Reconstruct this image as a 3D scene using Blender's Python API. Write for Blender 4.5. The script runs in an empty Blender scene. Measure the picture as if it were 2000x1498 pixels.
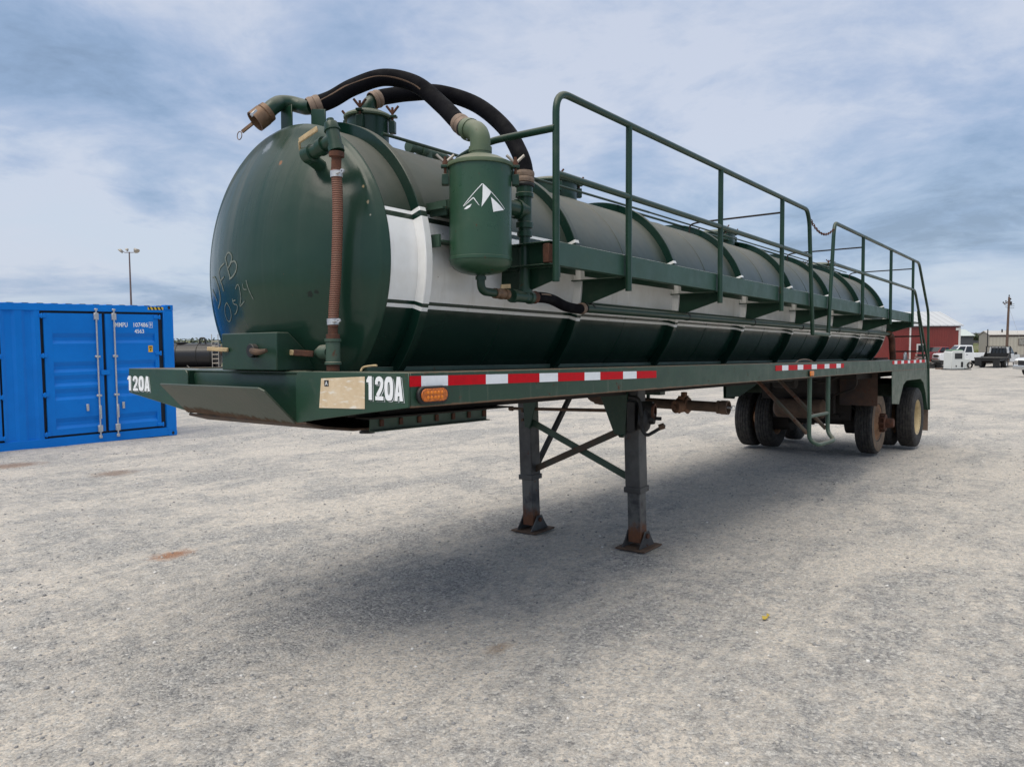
import bpy, bmesh, math, random
from mathutils import Vector, Matrix, noise
import numpy as np
random.seed(7)
R_ = math.radians
PI = math.pi
scene = bpy.context.scene
COL = scene.collection

# ------------------------------------------------------------------ camera, sky, sun, exposure
CAM = Vector((-2.5207, -3.8785, 1.8768))
YAW, PITCH, ROLL, FPX = 0.6568, 0.0602, 0.0081, 1520.26
fwd = Vector((math.cos(YAW)*math.cos(PITCH), math.sin(YAW)*math.cos(PITCH), -math.sin(PITCH)))
rgt0 = Vector((math.sin(YAW), -math.cos(YAW), 0))
up0 = rgt0.cross(fwd)
rgt = rgt0*math.cos(ROLL) - up0*math.sin(ROLL)
upv = up0*math.cos(ROLL) + rgt0*math.sin(ROLL)
cam_data = bpy.data.cameras.new("camera")
cam = bpy.data.objects.new("camera", cam_data)
COL.objects.link(cam)
cam.matrix_world = Matrix((
    (rgt.x, upv.x, -fwd.x, CAM.x),
    (rgt.y, upv.y, -fwd.y, CAM.y),
    (rgt.z, upv.z, -fwd.z, CAM.z),
    (0, 0, 0, 1)))
cam_data.sensor_width = 36
cam_data.lens = FPX/2000*36
cam_data.clip_start = 0.05
cam_data.clip_end = 6000
scene.camera = cam

SKO = (2.2, 9.3); ZENB = 1.85
MASSES = [((0.351, 0.925, 0.135), 7, 0.13), ((0.44, 0.883, 0.150), 7, 0.13), ((0.27, 0.95, 0.13), 7, 0.10), ((0.392, 0.894, 0.228), 9, -0.09), ((0.491, 0.826, 0.255), 8, -0.06),
          ((0.448, 0.83, 0.36), 10, 0.04), ((0.742, 0.568, 0.38), 12, 0.06), ((0.886, 0.316, 0.36), 12, 0.06), ((0.96, 0.197, 0.190), 9, -0.02),
          ((0.958, 0.115, 0.27), 7, 0.04), ((0.985, 0.124, 0.12), 8, -0.035), ((0.919, 0.357, 0.15), 8, -0.03), ((0.992, 0.123, 0.03), 5, 0.08), ((0.355, 0.932, 0.06), 8, 0.02)]
SUN_EL, SUN_AZ = R_(60), R_(176)      # azimuth measured from +x towards +y
world = bpy.data.worlds.new("World")
scene.world = world
world.use_nodes = True
wn = world.node_tree
wn.nodes.clear()
def wN(t, **k):
    n = wn.nodes.new(t)
    for a, b in k.items():
        setattr(n, a, b)
    return n
wout = wN('ShaderNodeOutputWorld')
wbg1 = wN('ShaderNodeBackground'); wbg1.inputs[1].default_value = 0.10
sky = wN('ShaderNodeTexSky', sky_type='NISHITA')
sky.sun_disc = False
sky.sun_elevation = SUN_EL
sky.sun_rotation = PI/2 - SUN_AZ
sky.air_density = 1.2; sky.dust_density = 2.0
wn.links.new(sky.outputs[0], wbg1.inputs[0])
# cloud deck: noise on the view direction projected to a flat layer
wtc = wN('ShaderNodeTexCoord')
wsep = wN('ShaderNodeSeparateXYZ'); wn.links.new(wtc.outputs['Generated'], wsep.inputs[0])
def wmath(op, a, b=None, clamp=False):
    n = wN('ShaderNodeMath', operation=op, use_clamp=clamp)
    for i, v in enumerate((a, b)):
        if v is None: continue
        if isinstance(v, (int, float)): n.inputs[i].default_value = v
        else: wn.links.new(v, n.inputs[i])
    return n.outputs[0]
zc_ = wmath('ADD', wmath('MAXIMUM', wsep.outputs[2], 0.0), 0.20)
wcomb = wN('ShaderNodeCombineXYZ')
wn.links.new(wmath('DIVIDE', wsep.outputs[0], zc_), wcomb.inputs[0])
wn.links.new(wmath('DIVIDE', wsep.outputs[1], zc_), wcomb.inputs[1])
wcomb.inputs[2].default_value = 3.7
def wnoise(scale, detail, rough, off, dist=0.0):
    mp = wN('ShaderNodeMapping'); mp.inputs['Location'].default_value = off
    wn.links.new(wcomb.outputs[0], mp.inputs[0])
    n = wN('ShaderNodeTexNoise'); n.inputs['Scale'].default_value = scale
    n.inputs['Detail'].default_value = detail; n.inputs['Roughness'].default_value = rough
    n.inputs['Distortion'].default_value = dist
    wn.links.new(mp.outputs[0], n.inputs['Vector'])
    return n.outputs[0]
big = wnoise(0.36, 4, 0.5, (SKO[0], SKO[1], 0), 0.5)
mid = wnoise(1.3, 8, 0.62, (4.1, 7.7, 0), 0.5)
fine = wnoise(5.0, 7, 0.62, (9.1, 2.7, 0), 0.3)
cl = wmath('ADD', wmath('MULTIPLY', big, 0.36), wmath('ADD', wmath('MULTIPLY', mid, 0.44), wmath('MULTIPLY', fine, 0.20)))
# cloud masses: (direction towards the mass, angular radius, how much brighter or darker)
for d_, rad_, amp_ in MASSES:
    vd = wN('ShaderNodeVectorMath', operation='DOT_PRODUCT'); wn.links.new(wtc.outputs['Generated'], vd.inputs[0]); vd.inputs[1].default_value = Vector(d_).normalized()
    mr = wN('ShaderNodeMapRange', interpolation_type='SMOOTHSTEP'); wn.links.new(vd.outputs['Value'], mr.inputs[0])
    mr.inputs[1].default_value = math.cos(R_(rad_)); mr.inputs[2].default_value = 1.0
    mr.inputs[3].default_value = 0.0; mr.inputs[4].default_value = amp_
    cl = wmath('ADD', cl, mr.outputs[0])
ramp = wN('ShaderNodeValToRGB'); wn.links.new(cl, ramp.inputs[0])
cr = ramp.color_ramp
cr.elements[0].position = 0.405; cr.elements[0].color = (0.190, 0.270, 0.400, 1)
cr.elements[1].position = 0.615; cr.elements[1].color = (0.515, 0.560, 0.665, 1)
for p_, c_ in ((0.455, (0.238, 0.335, 0.495, 1)), (0.50, (0.300, 0.392, 0.555, 1)), (0.545, (0.375, 0.450, 0.600, 1)), (0.58, (0.450, 0.510, 0.635, 1))):
    e = cr.elements.new(p_); e.color = c_
# thin bright veil low over the horizon
hz = wN('ShaderNodeMapRange'); hz.inputs[1].default_value = 0.02; hz.inputs[2].default_value = 0.24
hz.inputs[3].default_value = 1.0; hz.inputs[4].default_value = 0.0
wn.links.new(wsep.outputs[2], hz.inputs[0])
veil = wN('ShaderNodeMapRange'); veil.inputs[1].default_value = 0.42; veil.inputs[2].default_value = 0.56; veil.inputs[3].default_value = 0.15; veil.inputs[4].default_value = 0.75
wn.links.new(mid, veil.inputs[0])
hmix = wN('ShaderNodeMixRGB'); hmix.inputs[2].default_value = (0.47, 0.56, 0.67, 1)
wn.links.new(wmath('MULTIPLY', hz.outputs[0], veil.outputs[0]), hmix.inputs[0])
wn.links.new(ramp.outputs[0], hmix.inputs[1])
# thicker, whiter and brighter cloud overhead, as under any overcast sky
zen = wN('ShaderNodeMapRange'); zen.inputs[1].default_value = 0.45; zen.inputs[2].default_value = 0.95
zen.inputs[3].default_value = 1.0; zen.inputs[4].default_value = ZENB
wn.links.new(wsep.outputs[2], zen.inputs[0])
zc2 = wN('ShaderNodeMapRange'); zc2.inputs[1].default_value = 0.45; zc2.inputs[2].default_value = 0.75
wn.links.new(wsep.outputs[2], zc2.inputs[0])
zmix = wN('ShaderNodeMixRGB'); zmix.inputs[2].default_value = (0.66, 0.645, 0.62, 1)
wn.links.new(zc2.outputs[0], zmix.inputs[0]); wn.links.new(hmix.outputs[0], zmix.inputs[1])
hmix = zmix
wbg2 = wN('ShaderNodeBackground')
wn.links.new(hmix.outputs[0], wbg2.inputs[0]); wn.links.new(zen.outputs[0], wbg2.inputs[1])
wmix = wN('ShaderNodeMixShader'); wmix.inputs[0].default_value = 0.86
wn.links.new(wbg1.outputs[0], wmix.inputs[1]); wn.links.new(wbg2.outputs[0], wmix.inputs[2])
wn.links.new(wmix.outputs[0], wout.inputs[0])

sun_d = bpy.data.lights.new("sun", 'SUN')
sun_d.energy = 1.45
sun_d.angle = R_(42)
sun_d.color = (1.0, 0.92, 0.80)
sun = bpy.data.objects.new("sun", sun_d); COL.objects.link(sun)
sdir = Vector((math.cos(SUN_AZ)*math.cos(SUN_EL), math.sin(SUN_AZ)*math.cos(SUN_EL), math.sin(SUN_EL)))
sun.rotation_euler = (-sdir).to_track_quat('-Z', 'Y').to_euler()

scene.view_settings.view_transform = 'Standard'
scene.view_settings.look = 'None'
scene.view_settings.exposure = 0.32
scene.view_settings.gamma = 1.0
scene.render.engine = 'CYCLES'

# ------------------------------------------------------------------ materials
class MT:
    def __init__(s, name):
        s.m = bpy.data.materials.new(name); s.m.use_nodes = True
        s.nt = s.m.node_tree; s.b = s.nt.nodes['Principled BSDF']
        s.tc = s.nt.nodes.new('ShaderNodeTexCoord')
        s.geo = None
    def n(s, t, **k):
        n = s.nt.nodes.new(t)
        for a, b in k.items(): setattr(n, a, b)
        return n
    def put(s, sock, v):
        if v is None: return
        if hasattr(v, 'is_output') or isinstance(v, bpy.types.NodeSocket): s.nt.links.new(v, sock)
        elif isinstance(v, (tuple, list)) and len(v) == 3 and sock.type == 'RGBA': sock.default_value = (*v, 1)
        else: sock.default_value = v
    def math(s, op, a, b=None, c=None, clamp=False):
        n = s.n('ShaderNodeMath', operation=op, use_clamp=clamp)
        s.put(n.inputs[0], a); s.put(n.inputs[1], b); s.put(n.inputs[2], c)
        return n.outputs[0]
    def coord(s, kind='Object', scale=(1, 1, 1), rot=(0, 0, 0), loc=(0, 0, 0)):
        mp = s.n('ShaderNodeMapping')
        s.nt.links.new(s.tc.outputs[kind], mp.inputs[0])
        mp.inputs['Scale'].default_value = scale; mp.inputs['Rotation'].default_value = rot
        mp.inputs['Location'].default_value = loc
        return mp.outputs[0]
    def noise(s, scale, detail=5, rough=0.55, vec=None, dist=0.0):
        n = s.n('ShaderNodeTexNoise')
        n.inputs['Scale'].default_value = scale; n.inputs['Detail'].default_value = detail
        n.inputs['Roughness'].default_value = rough; n.inputs['Distortion'].default_value = dist
        s.nt.links.new(vec if vec is not None else s.tc.outputs['Object'], n.inputs['Vector'])
        return n.outputs[0]
    def vor(s, scale, vec=None, feature='F1', out=0):
        n = s.n('ShaderNodeTexVoronoi', feature=feature)
        n.inputs['Scale'].default_value = scale
        s.nt.links.new(vec if vec is not None else s.tc.outputs['Object'], n.inputs['Vector'])
        return n.outputs[out]
    def rng(s, v, a, b, c=0.0, d=1.0):
        n = s.n('ShaderNodeMapRange')
        s.put(n.inputs[0], v)
        n.inputs[1].default_value = a; n.inputs[2].default_value = b
        n.inputs[3].default_value = c; n.inputs[4].default_value = d
        return n.outputs[0]
    def mix(s, f, a, b, mode='MIX'):
        n = s.n('ShaderNodeMixRGB', blend_type=mode)
        s.put(n.inputs[0], f); s.put(n.inputs[1], a); s.put(n.inputs[2], b)
        return n.outputs[0]
    def ramp(s, v, stops, interp='LINEAR'):
        n = s.n('ShaderNodeValToRGB'); s.put(n.inputs[0], v)
        r = n.color_ramp; r.interpolation = interp
        while len(r.elements) > 1: r.elements.remove(r.elements[-1])
        r.elements[0].position = stops[0][0]; r.elements[0].color = (*stops[0][1], 1)
        for p, c in stops[1:]:
            e = r.elements.new(p); e.color = (*c, 1)
        return n.outputs[0]
    def xyz(s, v):
        n = s.n('ShaderNodeSeparateXYZ'); s.nt.links.new(v, n.inputs[0]); return n.outputs
    def normal_z(s):
        g = s.n('ShaderNodeNewGeometry'); return s.xyz(g.outputs['Normal'])[2]
    def bump(s, h, strength=0.3, dist=0.01, prev=None):
        n = s.n('ShaderNodeBump'); n.inputs['Strength'].default_value = strength
        n.inputs['Distance'].default_value = dist
        s.put(n.inputs['Height'], h)
        if prev is not None: s.nt.links.new(prev, n.inputs['Normal'])
        return n.outputs[0]
    def set(s, **k):
        names = dict(color='Base Color', rough='Roughness', metal='Metallic', spec='Specular IOR Level', normal='Normal',
                     coat='Coat Weight', coat_rough='Coat Roughness', trans='Transmission Weight', emit='Emission Color', emits='Emission Strength', alpha='Alpha')
        for a, v in k.items(): s.put(s.b.inputs[names[a]], v)
        return s.m

RUST = (0.13, 0.045, 0.022)
RUST2 = (0.055, 0.022, 0.014)
DUSTC = (0.30, 0.27, 0.22)

def paint(name, c, c2=None, rough=0.35, rust=0.0, dust=0.25, scale=3.0, metal=0.0, streak=0.0, spec=0.5, edges=False):
    t = MT(name)
    c2 = c2 or tuple(v*0.72 for v in c)
    a = t.noise(scale, 6, 0.6)
    col = t.mix(t.rng(a, 0.35, 0.65), c, c2)
    if streak > 0:
        sv = t.noise(1.0, 4, 0.6, t.coord(scale=(9, 9, 0.6)))
        col = t.mix(t.math('MULTIPLY', t.rng(sv, 0.52, 0.75), streak), col, DUSTC)
    nz = t.normal_z()
    dn = t.noise(7.0, 7, 0.65)
    if dust > 0:
        up = t.rng(nz, 0.15, 0.95)
        df = t.math('MULTIPLY', t.math('MULTIPLY', up, t.rng(dn, 0.3, 0.62, 0.45, 1.0)), dust)
        df = t.math('ADD', df, t.math('MULTIPLY', t.rng(dn, 0.56, 0.78), 0.25*dust), clamp=True)
        col = t.mix(df, col, DUSTC)
    rg = t.rng(dn, 0.3, 0.7, rough*0.8, min(1, rough*1.35))
    if rust > 0:
        rn = t.noise(11.0, 9, 0.72, dist=0.4)
        rf = t.rng(rn, 0.70-0.22*rust, 0.74-0.20*rust)
        rc = t.mix(t.noise(30, 3), RUST, RUST2)
        col = t.mix(rf, col, rc)
        rg = t.mix(rf, rg, (0.9, 0.9, 0.9))
    if edges:   # worn, rusting top and bottom edges of the frame rail
        z = t.xyz(t.tc.outputs['Object'])[2]
        en = t.math('MULTIPLY', t.math('SUBTRACT', t.noise(16, 6, 0.7, t.coord(scale=(0.5, 1, 1))), 0.5), 0.030)
        zz = t.math('ADD', z, en)
        e1 = t.rng(zz, 1.695, 1.700); e2 = t.rng(zz, 1.547, 1.541)
        e = t.math('MAXIMUM', t.math('MULTIPLY', e1, 0.75), t.math('MULTIPLY', e2, 0.85))
        col = t.mix(e, col, t.mix(t.noise(23, 4), (0.21, 0.12, 0.065), (0.12, 0.06, 0.035)))
        wv = t.noise(1.0, 4, 0.6, t.coord(scale=(30, 30, 1.5)))
        col = t.mix(t.rng(wv, 0.60, 0.76, 0, 0.22), col, DUSTC)
    fb = t.noise(60, 3, 0.6)
    return t.set(color=col, rough=rg, metal=metal, spec=spec, normal=t.bump(fb, 0.12, 0.002))

def plain(name, c, rough=0.5, metal=0.0, var=0.25, scale=8.0, bump=0.15, spec=0.5):
    t = MT(name)
    a = t.noise(scale, 6, 0.6)
    col = t.mix(t.rng(a, 0.3, 0.7), tuple(v*(1-var) for v in c), tuple(min(1, v*(1+var*0.6)) for v in c))
    return t.set(color=col, rough=t.rng(a, 0.3, 0.7, rough*0.85, min(1, rough*1.2)), metal=metal, spec=spec,
                 normal=t.bump(t.noise(scale*8, 4), bump, 0.003))

GREEN = (0.014, 0.048, 0.028)
M = {}
M['green'] = paint('green_paint', GREEN, (0.010, 0.036, 0.022), 0.33, rust=0.18, dust=0.35, spec=0.4)
M['green_rail'] = paint('green_rail_paint', (0.020, 0.060, 0.035), (0.016, 0.048, 0.029), 0.38, rust=0.30, dust=0.55, spec=0.4, edges=True)
M['green_plain'] = paint('green_plate_paint', (0.020, 0.061, 0.036), (0.016, 0.047, 0.028), 0.34, rust=0.26, dust=0.5, spec=0.45)
M['green_dull'] = paint('weathered_green_paint', (0.050, 0.095, 0.066), (0.030, 0.064, 0.044), 0.5, rust=0.30, dust=0.7)
M['green_olive'] = paint('faded_green_paint', (0.115, 0.155, 0.085), (0.062, 0.100, 0.060), 0.5, rust=0.1, dust=0.5)
M['green_walk'] = paint('walkway_green_paint', (0.028, 0.080, 0.055), (0.023, 0.064, 0.044), 0.42, rust=0.08, dust=0.5)
M['rust'] = plain('rusty_steel', (0.105, 0.042, 0.024), 0.85, 0.0, 0.6, 14, 0.5)
M['brown'] = plain('dusty_brown_steel', (0.115, 0.072, 0.047), 0.8, 0.0, 0.5, 9, 0.4)
M['mudplate'] = plain('oily_rusty_underside', (0.075, 0.042, 0.024), 0.7, 0.0, 0.75, 12, 0.6)
M['rubber'] = paint('black_rubber_hose', (0.0040, 0.0040, 0.0065), (0.0030, 0.0030, 0.0045), 0.75, dust=0.0, scale=9, spec=0.12)
M['black'] = paint('black_steel', (0.012, 0.012, 0.013), (0.008, 0.008, 0.009), 0.5, dust=0.2)
M['underbody'] = plain('grimy_underbody', (0.022, 0.017, 0.014), 0.8, 0.0, 0.6, 8, 0.3)
M['leg'] = paint('grey_black_leg_paint', (0.088, 0.090, 0.090), (0.030, 0.031, 0.034), 0.45, rust=0.42, dust=0.3, scale=4)
def leg_rust():
    t = MT('inner_leg_rusty_base')
    z = t.xyz(t.tc.outputs['Object'])[2]
    n = t.noise(14, 7, 0.7)
    base = t.mix(t.rng(t.noise(6, 5, 0.6), 0.42, 0.58), (0.105, 0.108, 0.105), (0.028, 0.029, 0.036))
    f = t.math('MAXIMUM', t.rng(t.math('ADD', z, t.math('MULTIPLY', n, 0.35)), 0.50, 0.40), t.rng(n, 0.62, 0.68))
    col = t.mix(f, base, t.mix(t.noise(30, 4), (0.20, 0.075, 0.03), (0.09, 0.045, 0.028)))
    return t.set(color=col, rough=t.rng(f, 0, 1, 0.45, 0.9), normal=t.bump(n, 0.15, 0.003))
M['leg2_'] = paint('rusty_inner_leg', (0.085, 0.088, 0.088), (0.035, 0.032, 0.03), 0.5, rust=0.62, dust=0.3, scale=5)
M['alu'] = plain('cast_metal', (0.42, 0.39, 0.35), 0.45, 0.6, 0.35, 20)
M['clamp'] = plain('tan_band_clamp', (0.24, 0.17, 0.125), 0.6, 0.1, 0.35, 25)
M['brass'] = plain('tan_lever', (0.48, 0.36, 0.20), 0.55, 0.0, 0.3, 25)
M['camlock'] = plain('bronze_coupling', (0.19, 0.115, 0.068), 0.5, 0.3, 0.4, 20)
M['zinc'] = plain('galvanised_steel', (0.55, 0.56, 0.57), 0.4, 0.7, 0.2, 30)
M['tape_red'] = plain('red_reflective_tape', (0.56, 0.004, 0.012), 0.5, 0.0, 0.12, 30, 0.05, 0.12)
M['tape_white'] = plain('white_reflective_tape', (0.84, 0.87, 0.90), 0.35, 0.0, 0.06, 30, 0.05)
M['white'] = plain('white_lettering', (0.86, 0.88, 0.90), 0.4, 0.0, 0.05, 20, 0.05)
M['chalk'] = plain('chalk', (0.17, 0.20, 0.18), 0.9, 0.0, 0.4, 60, 0.2)
M['amber'] = plain('amber_lens', (0.62, 0.15, 0.012), 0.2, 0.0, 0.55, 60, 0.6)
M['amber2'] = plain('orange_lens', (0.80, 0.22, 0.01), 0.2, 0.0, 0.15, 60, 0.2)
M['cream'] = plain('cream_rim_paint', (0.56, 0.44, 0.24), 0.5, 0.0, 0.25, 10)
M['rimrust'] = plain('rusty_rim', (0.27, 0.145, 0.075), 0.8, 0.0, 0.45, 7, 0.4)
M['pole'] = plain('brown_timber_pole', (0.13, 0.085, 0.065), 0.85, 0.0, 0.3, 4)
M['polemetal'] = plain('rust_brown_pole', (0.16, 0.12, 0.12), 0.6, 0.2, 0.2, 4)
M['glass'] = MT('dark_glass').set(color=(0.02, 0.025, 0.03), rough=0.06)
M['carwhite'] = plain('white_car_paint', (0.72, 0.74, 0.76), 0.22, 0.0, 0.04, 2, 0.0)
M['carred'] = plain('dark_red_car_paint', (0.20, 0.025, 0.03), 0.25, 0.0, 0.1, 2, 0.0)
M['chrome'] = plain('bright_metal', (0.6, 0.6, 0.6), 0.2, 0.9, 0.05, 5, 0.0)
M['redlens'] = plain('red_lens', (0.35, 0.01, 0.02), 0.2)

def mat_tyre():
    t = MT('tyre_rubber')
    v = t.noise(18, 6, 0.65)
    col = t.mix(t.rng(v, 0.4, 0.7), (0.016, 0.016, 0.017), (0.060, 0.055, 0.048))
    vv = t.vor(38)
    return t.set(color=col, rough=0.82, normal=t.bump(vv, 0.6, 0.008))
M['tyre'] = mat_tyre()

M['sidewall'] = plain('brown_dusty_rubber', (0.20, 0.145, 0.10), 0.9, 0.0, 0.45, 6, 0.3)
def mat_ribhose():
    t = MT('red_brown_ribbed_hose')
    z = t.xyz(t.tc.outputs['Object'])[2]
    w = t.math('SINE', t.math('MULTIPLY', z, 2*PI/0.0115))
    w01 = t.rng(w, -1, 1)
    n = t.noise(14, 5)
    col = t.mix(w01, (0.11, 0.042, 0.028), (0.235, 0.095, 0.06))
    col = t.mix(t.rng(n, 0.35, 0.7, 0, 0.45), col, (0.16, 0.09, 0.06))
    return t.set(color=col, rough=0.6, normal=t.bump(w01, 0.8, 0.006))
M['ribhose'] = mat_ribhose()

def mat_card():
    t = MT('weathered_card')
    n = t.noise(9, 7, 0.7, dist=0.6); n2 = t.noise(26, 5, 0.6, t.coord(scale=(1, 0.5, 2.2), rot=(0.5, 0, 0)))
    col = t.mix(t.rng(n, 0.35, 0.65), (0.60, 0.46, 0.29), (0.70, 0.57, 0.40))
    z = t.xyz(t.tc.outputs['Object'])
    col = t.mix(t.rng(n2, 0.54, 0.66, 0, 0.8), col, (0.78, 0.75, 0.68))
    return t.set(color=col, rough=0.55)
M['card'] = mat_card()

HEADSPOTS = [(-0.132, 2.877, 0.016, (0.26, 0.11, 0.045)), (-0.694, 2.688, 0.009, (0.35, 0.26, 0.15)), (-0.731, 2.601, 0.011, (0.30, 0.24, 0.16)), (-0.75, 2.53, 0.007, (0.4, 0.38, 0.32)), (-0.448, 2.113, 0.020, (0.004, 0.012, 0.010)), (-0.485, 2.125, 0.014, (0.004, 0.012, 0.010)), (0.10, 3.02, 0.045, (0.20, 0.23, 0.25))]
TZ, TR = 2.298, 0.842     # tank axis height and radius (trailer coordinates)
def mat_tank(striped=True, head=False, fresh=False):
    t = MT('ring_paint_striped' if fresh else ('tank_paint_striped' if striped else 'tank_paint_head'))
    ob = t.tc.outputs['Object']
    x, y, z = t.xyz(ob)
    zr = t.math('SUBTRACT', z, TZ)
    n1 = t.noise(2.2, 6, 0.6)
    green = t.mix(t.rng(n1, 0.35, 0.65), *(((0.010, 0.036, 0.024), (0.014, 0.044, 0.029)) if head else ((0.004, 0.022, 0.015), (0.006, 0.028, 0.019))))
    # chalky weathered upper half with faint downward streaks
    nz = t.math('DIVIDE', zr, TR)
    sv = t.noise(1.0, 5, 0.62, t.coord(scale=(7.0, 1.6, 0.5) if not head else (1, 6.0, 0.35)))
    if head:
        wz = t.rng(nz, -0.15, 0.75)
        side = t.rng(y, -0.5, 0.75, 0.1, 1.0)
        wf = t.math('MULTIPLY', t.math('MULTIPLY', wz, side), t.rng(sv, 0.36, 0.60, 0.05, 0.85))
        green = t.mix(wf, green, (0.105, 0.112, 0.095))
        thin = t.noise(1.0, 4, 0.55, t.coord(scale=(1, 17.0, 0.5)))
        green = t.mix(t.math('MULTIPLY', t.math('MULTIPLY', t.rng(nz, -0.5, 0.3), t.rng(y, -0.2, 0.3, 0.2, 1)), t.rng(thin, 0.55, 0.70, 0, 0.5)), green, (0.12, 0.13, 0.115))
        for (sy, sz_, sr, scol) in HEADSPOTS:
            dy = t.math('SUBTRACT', y, sy); dz = t.math('SUBTRACT', z, sz_)
            dd_ = t.math('SQRT', t.math('ADD', t.math('MULTIPLY', dy, dy), t.math('MULTIPLY', dz, dz)))
            dd_ = t.math('ADD', dd_, t.math('MULTIPLY', t.math('SUBTRACT', t.noise(70, 3), 0.5), sr*1.5))
            green = t.mix(t.rng(dd_, sr, sr*0.6, 0, 0.9), green, scol)
    else:
        wz = t.rng(nz, 0.18, 0.85)
        if fresh: wz = t.math('MULTIPLY', t.rng(t.xyz(t.n('ShaderNodeNewGeometry').outputs['Normal'])[0], -0.7, -0.2), wz)
        wf = t.math('MULTIPLY', wz, t.rng(sv, 0.3, 0.7, 0.62, 0.98))
        green = t.mix(wf, green, (0.135, 0.135, 0.112))
        patch = t.math('MULTIPLY', wz, t.rng(t.noise(1.3, 5, 0.6), 0.48, 0.70, 0, 0.5))
        green = t.mix(patch, green, (0.16, 0.145, 0.115))
    col = green
    if striped:
        ang = t.math('ARCTAN2', zr, t.math('ABSOLUTE', y))
        deg = t.math('MULTIPLY', ang, 180/PI)
        f = t.math('DIVIDE', t.math('ADD', deg, 90), 180)
        def P(d): return (d+90)/180
        K = (0, 0, 0); W = (1, 1, 1)
        s = t.ramp(f, [(0, K), (P(-17.8), W), (P(-16.3), K), (P(-14.9), W), (P(16.0), K), (P(17.9), W), (P(19.3), K)], 'CONSTANT')
        dirt = t.noise(3.0, 7, 0.65)
        wc = t.mix(t.rng(dirt, 0.40, 0.72), (0.86, 0.87, 0.87), (0.74, 0.73, 0.70))
        st = t.noise(1.0, 4, 0.6, t.coord(scale=(12, 12, 0.7)))
        wc = t.mix(t.rng(st, 0.58, 0.8, 0, 0.35), wc, (0.38, 0.33, 0.26))
        col = t.mix(s, col, wc)
    # little rust specks
    sp = t.noise(42, 2, 0.5); sp2 = t.noise(3.1, 3)
    rf = t.math('MULTIPLY', t.rng(sp, 0.76, 0.79), t.rng(sp2, 0.5, 0.6))
    col = t.mix(rf, col, RUST)
    rr = t.rng(wf, 0, 0.8, 0.20, 0.62)
    wav = t.noise(1.6, 2, 0.4)
    nb = t.bump(t.noise(2.4, 3, 0.5), 0.5, 0.02); nb = t.bump(t.noise(70, 3), 0.05, 0.002, nb)
    return t.set(color=col, rough=rr, normal=nb, spec=0.36)
M['tank'] = mat_tank(True)
M['head'] = mat_tank(False, True)
M['ring'] = mat_tank(True, False, True)

def mat_apron():
    t = MT('apron_paint_with_mud')
    x, y, z = t.xyz(t.tc.outputs['Object'])
    n = t.noise(12, 7, 0.7)
    col = t.mix(t.rng(t.noise(3, 5), 0.35, 0.65), (0.040, 0.062, 0.042), (0.060, 0.072, 0.052))
    lim = t.math('ADD', z, t.math('MULTIPLY', t.math('SUBTRACT', n, 0.5), 0.09))
    lim = t.math('ADD', lim, t.math('MULTIPLY', y, -0.05))
    f = t.rng(lim, 1.440, 1.456, 1, 0)
    mud = t.mix(n, (0.03, 0.018, 0.010), (0.15, 0.085, 0.045))
    col = t.mix(f, col, mud)
    return t.set(color=col, rough=t.rng(f, 0, 1, 0.42, 0.9), normal=t.bump(t.noise(40, 5), 0.2, 0.006))
M['apron'] = mat_apron()

# ------------------------------------------------------------------ mesh helpers
def tag(o, label=None, cat=None, group=None, kind=None):
    if label: o['label'] = label
    if cat: o['category'] = cat
    if group: o['group'] = group
    if kind: o['kind'] = kind
    return o

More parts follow.
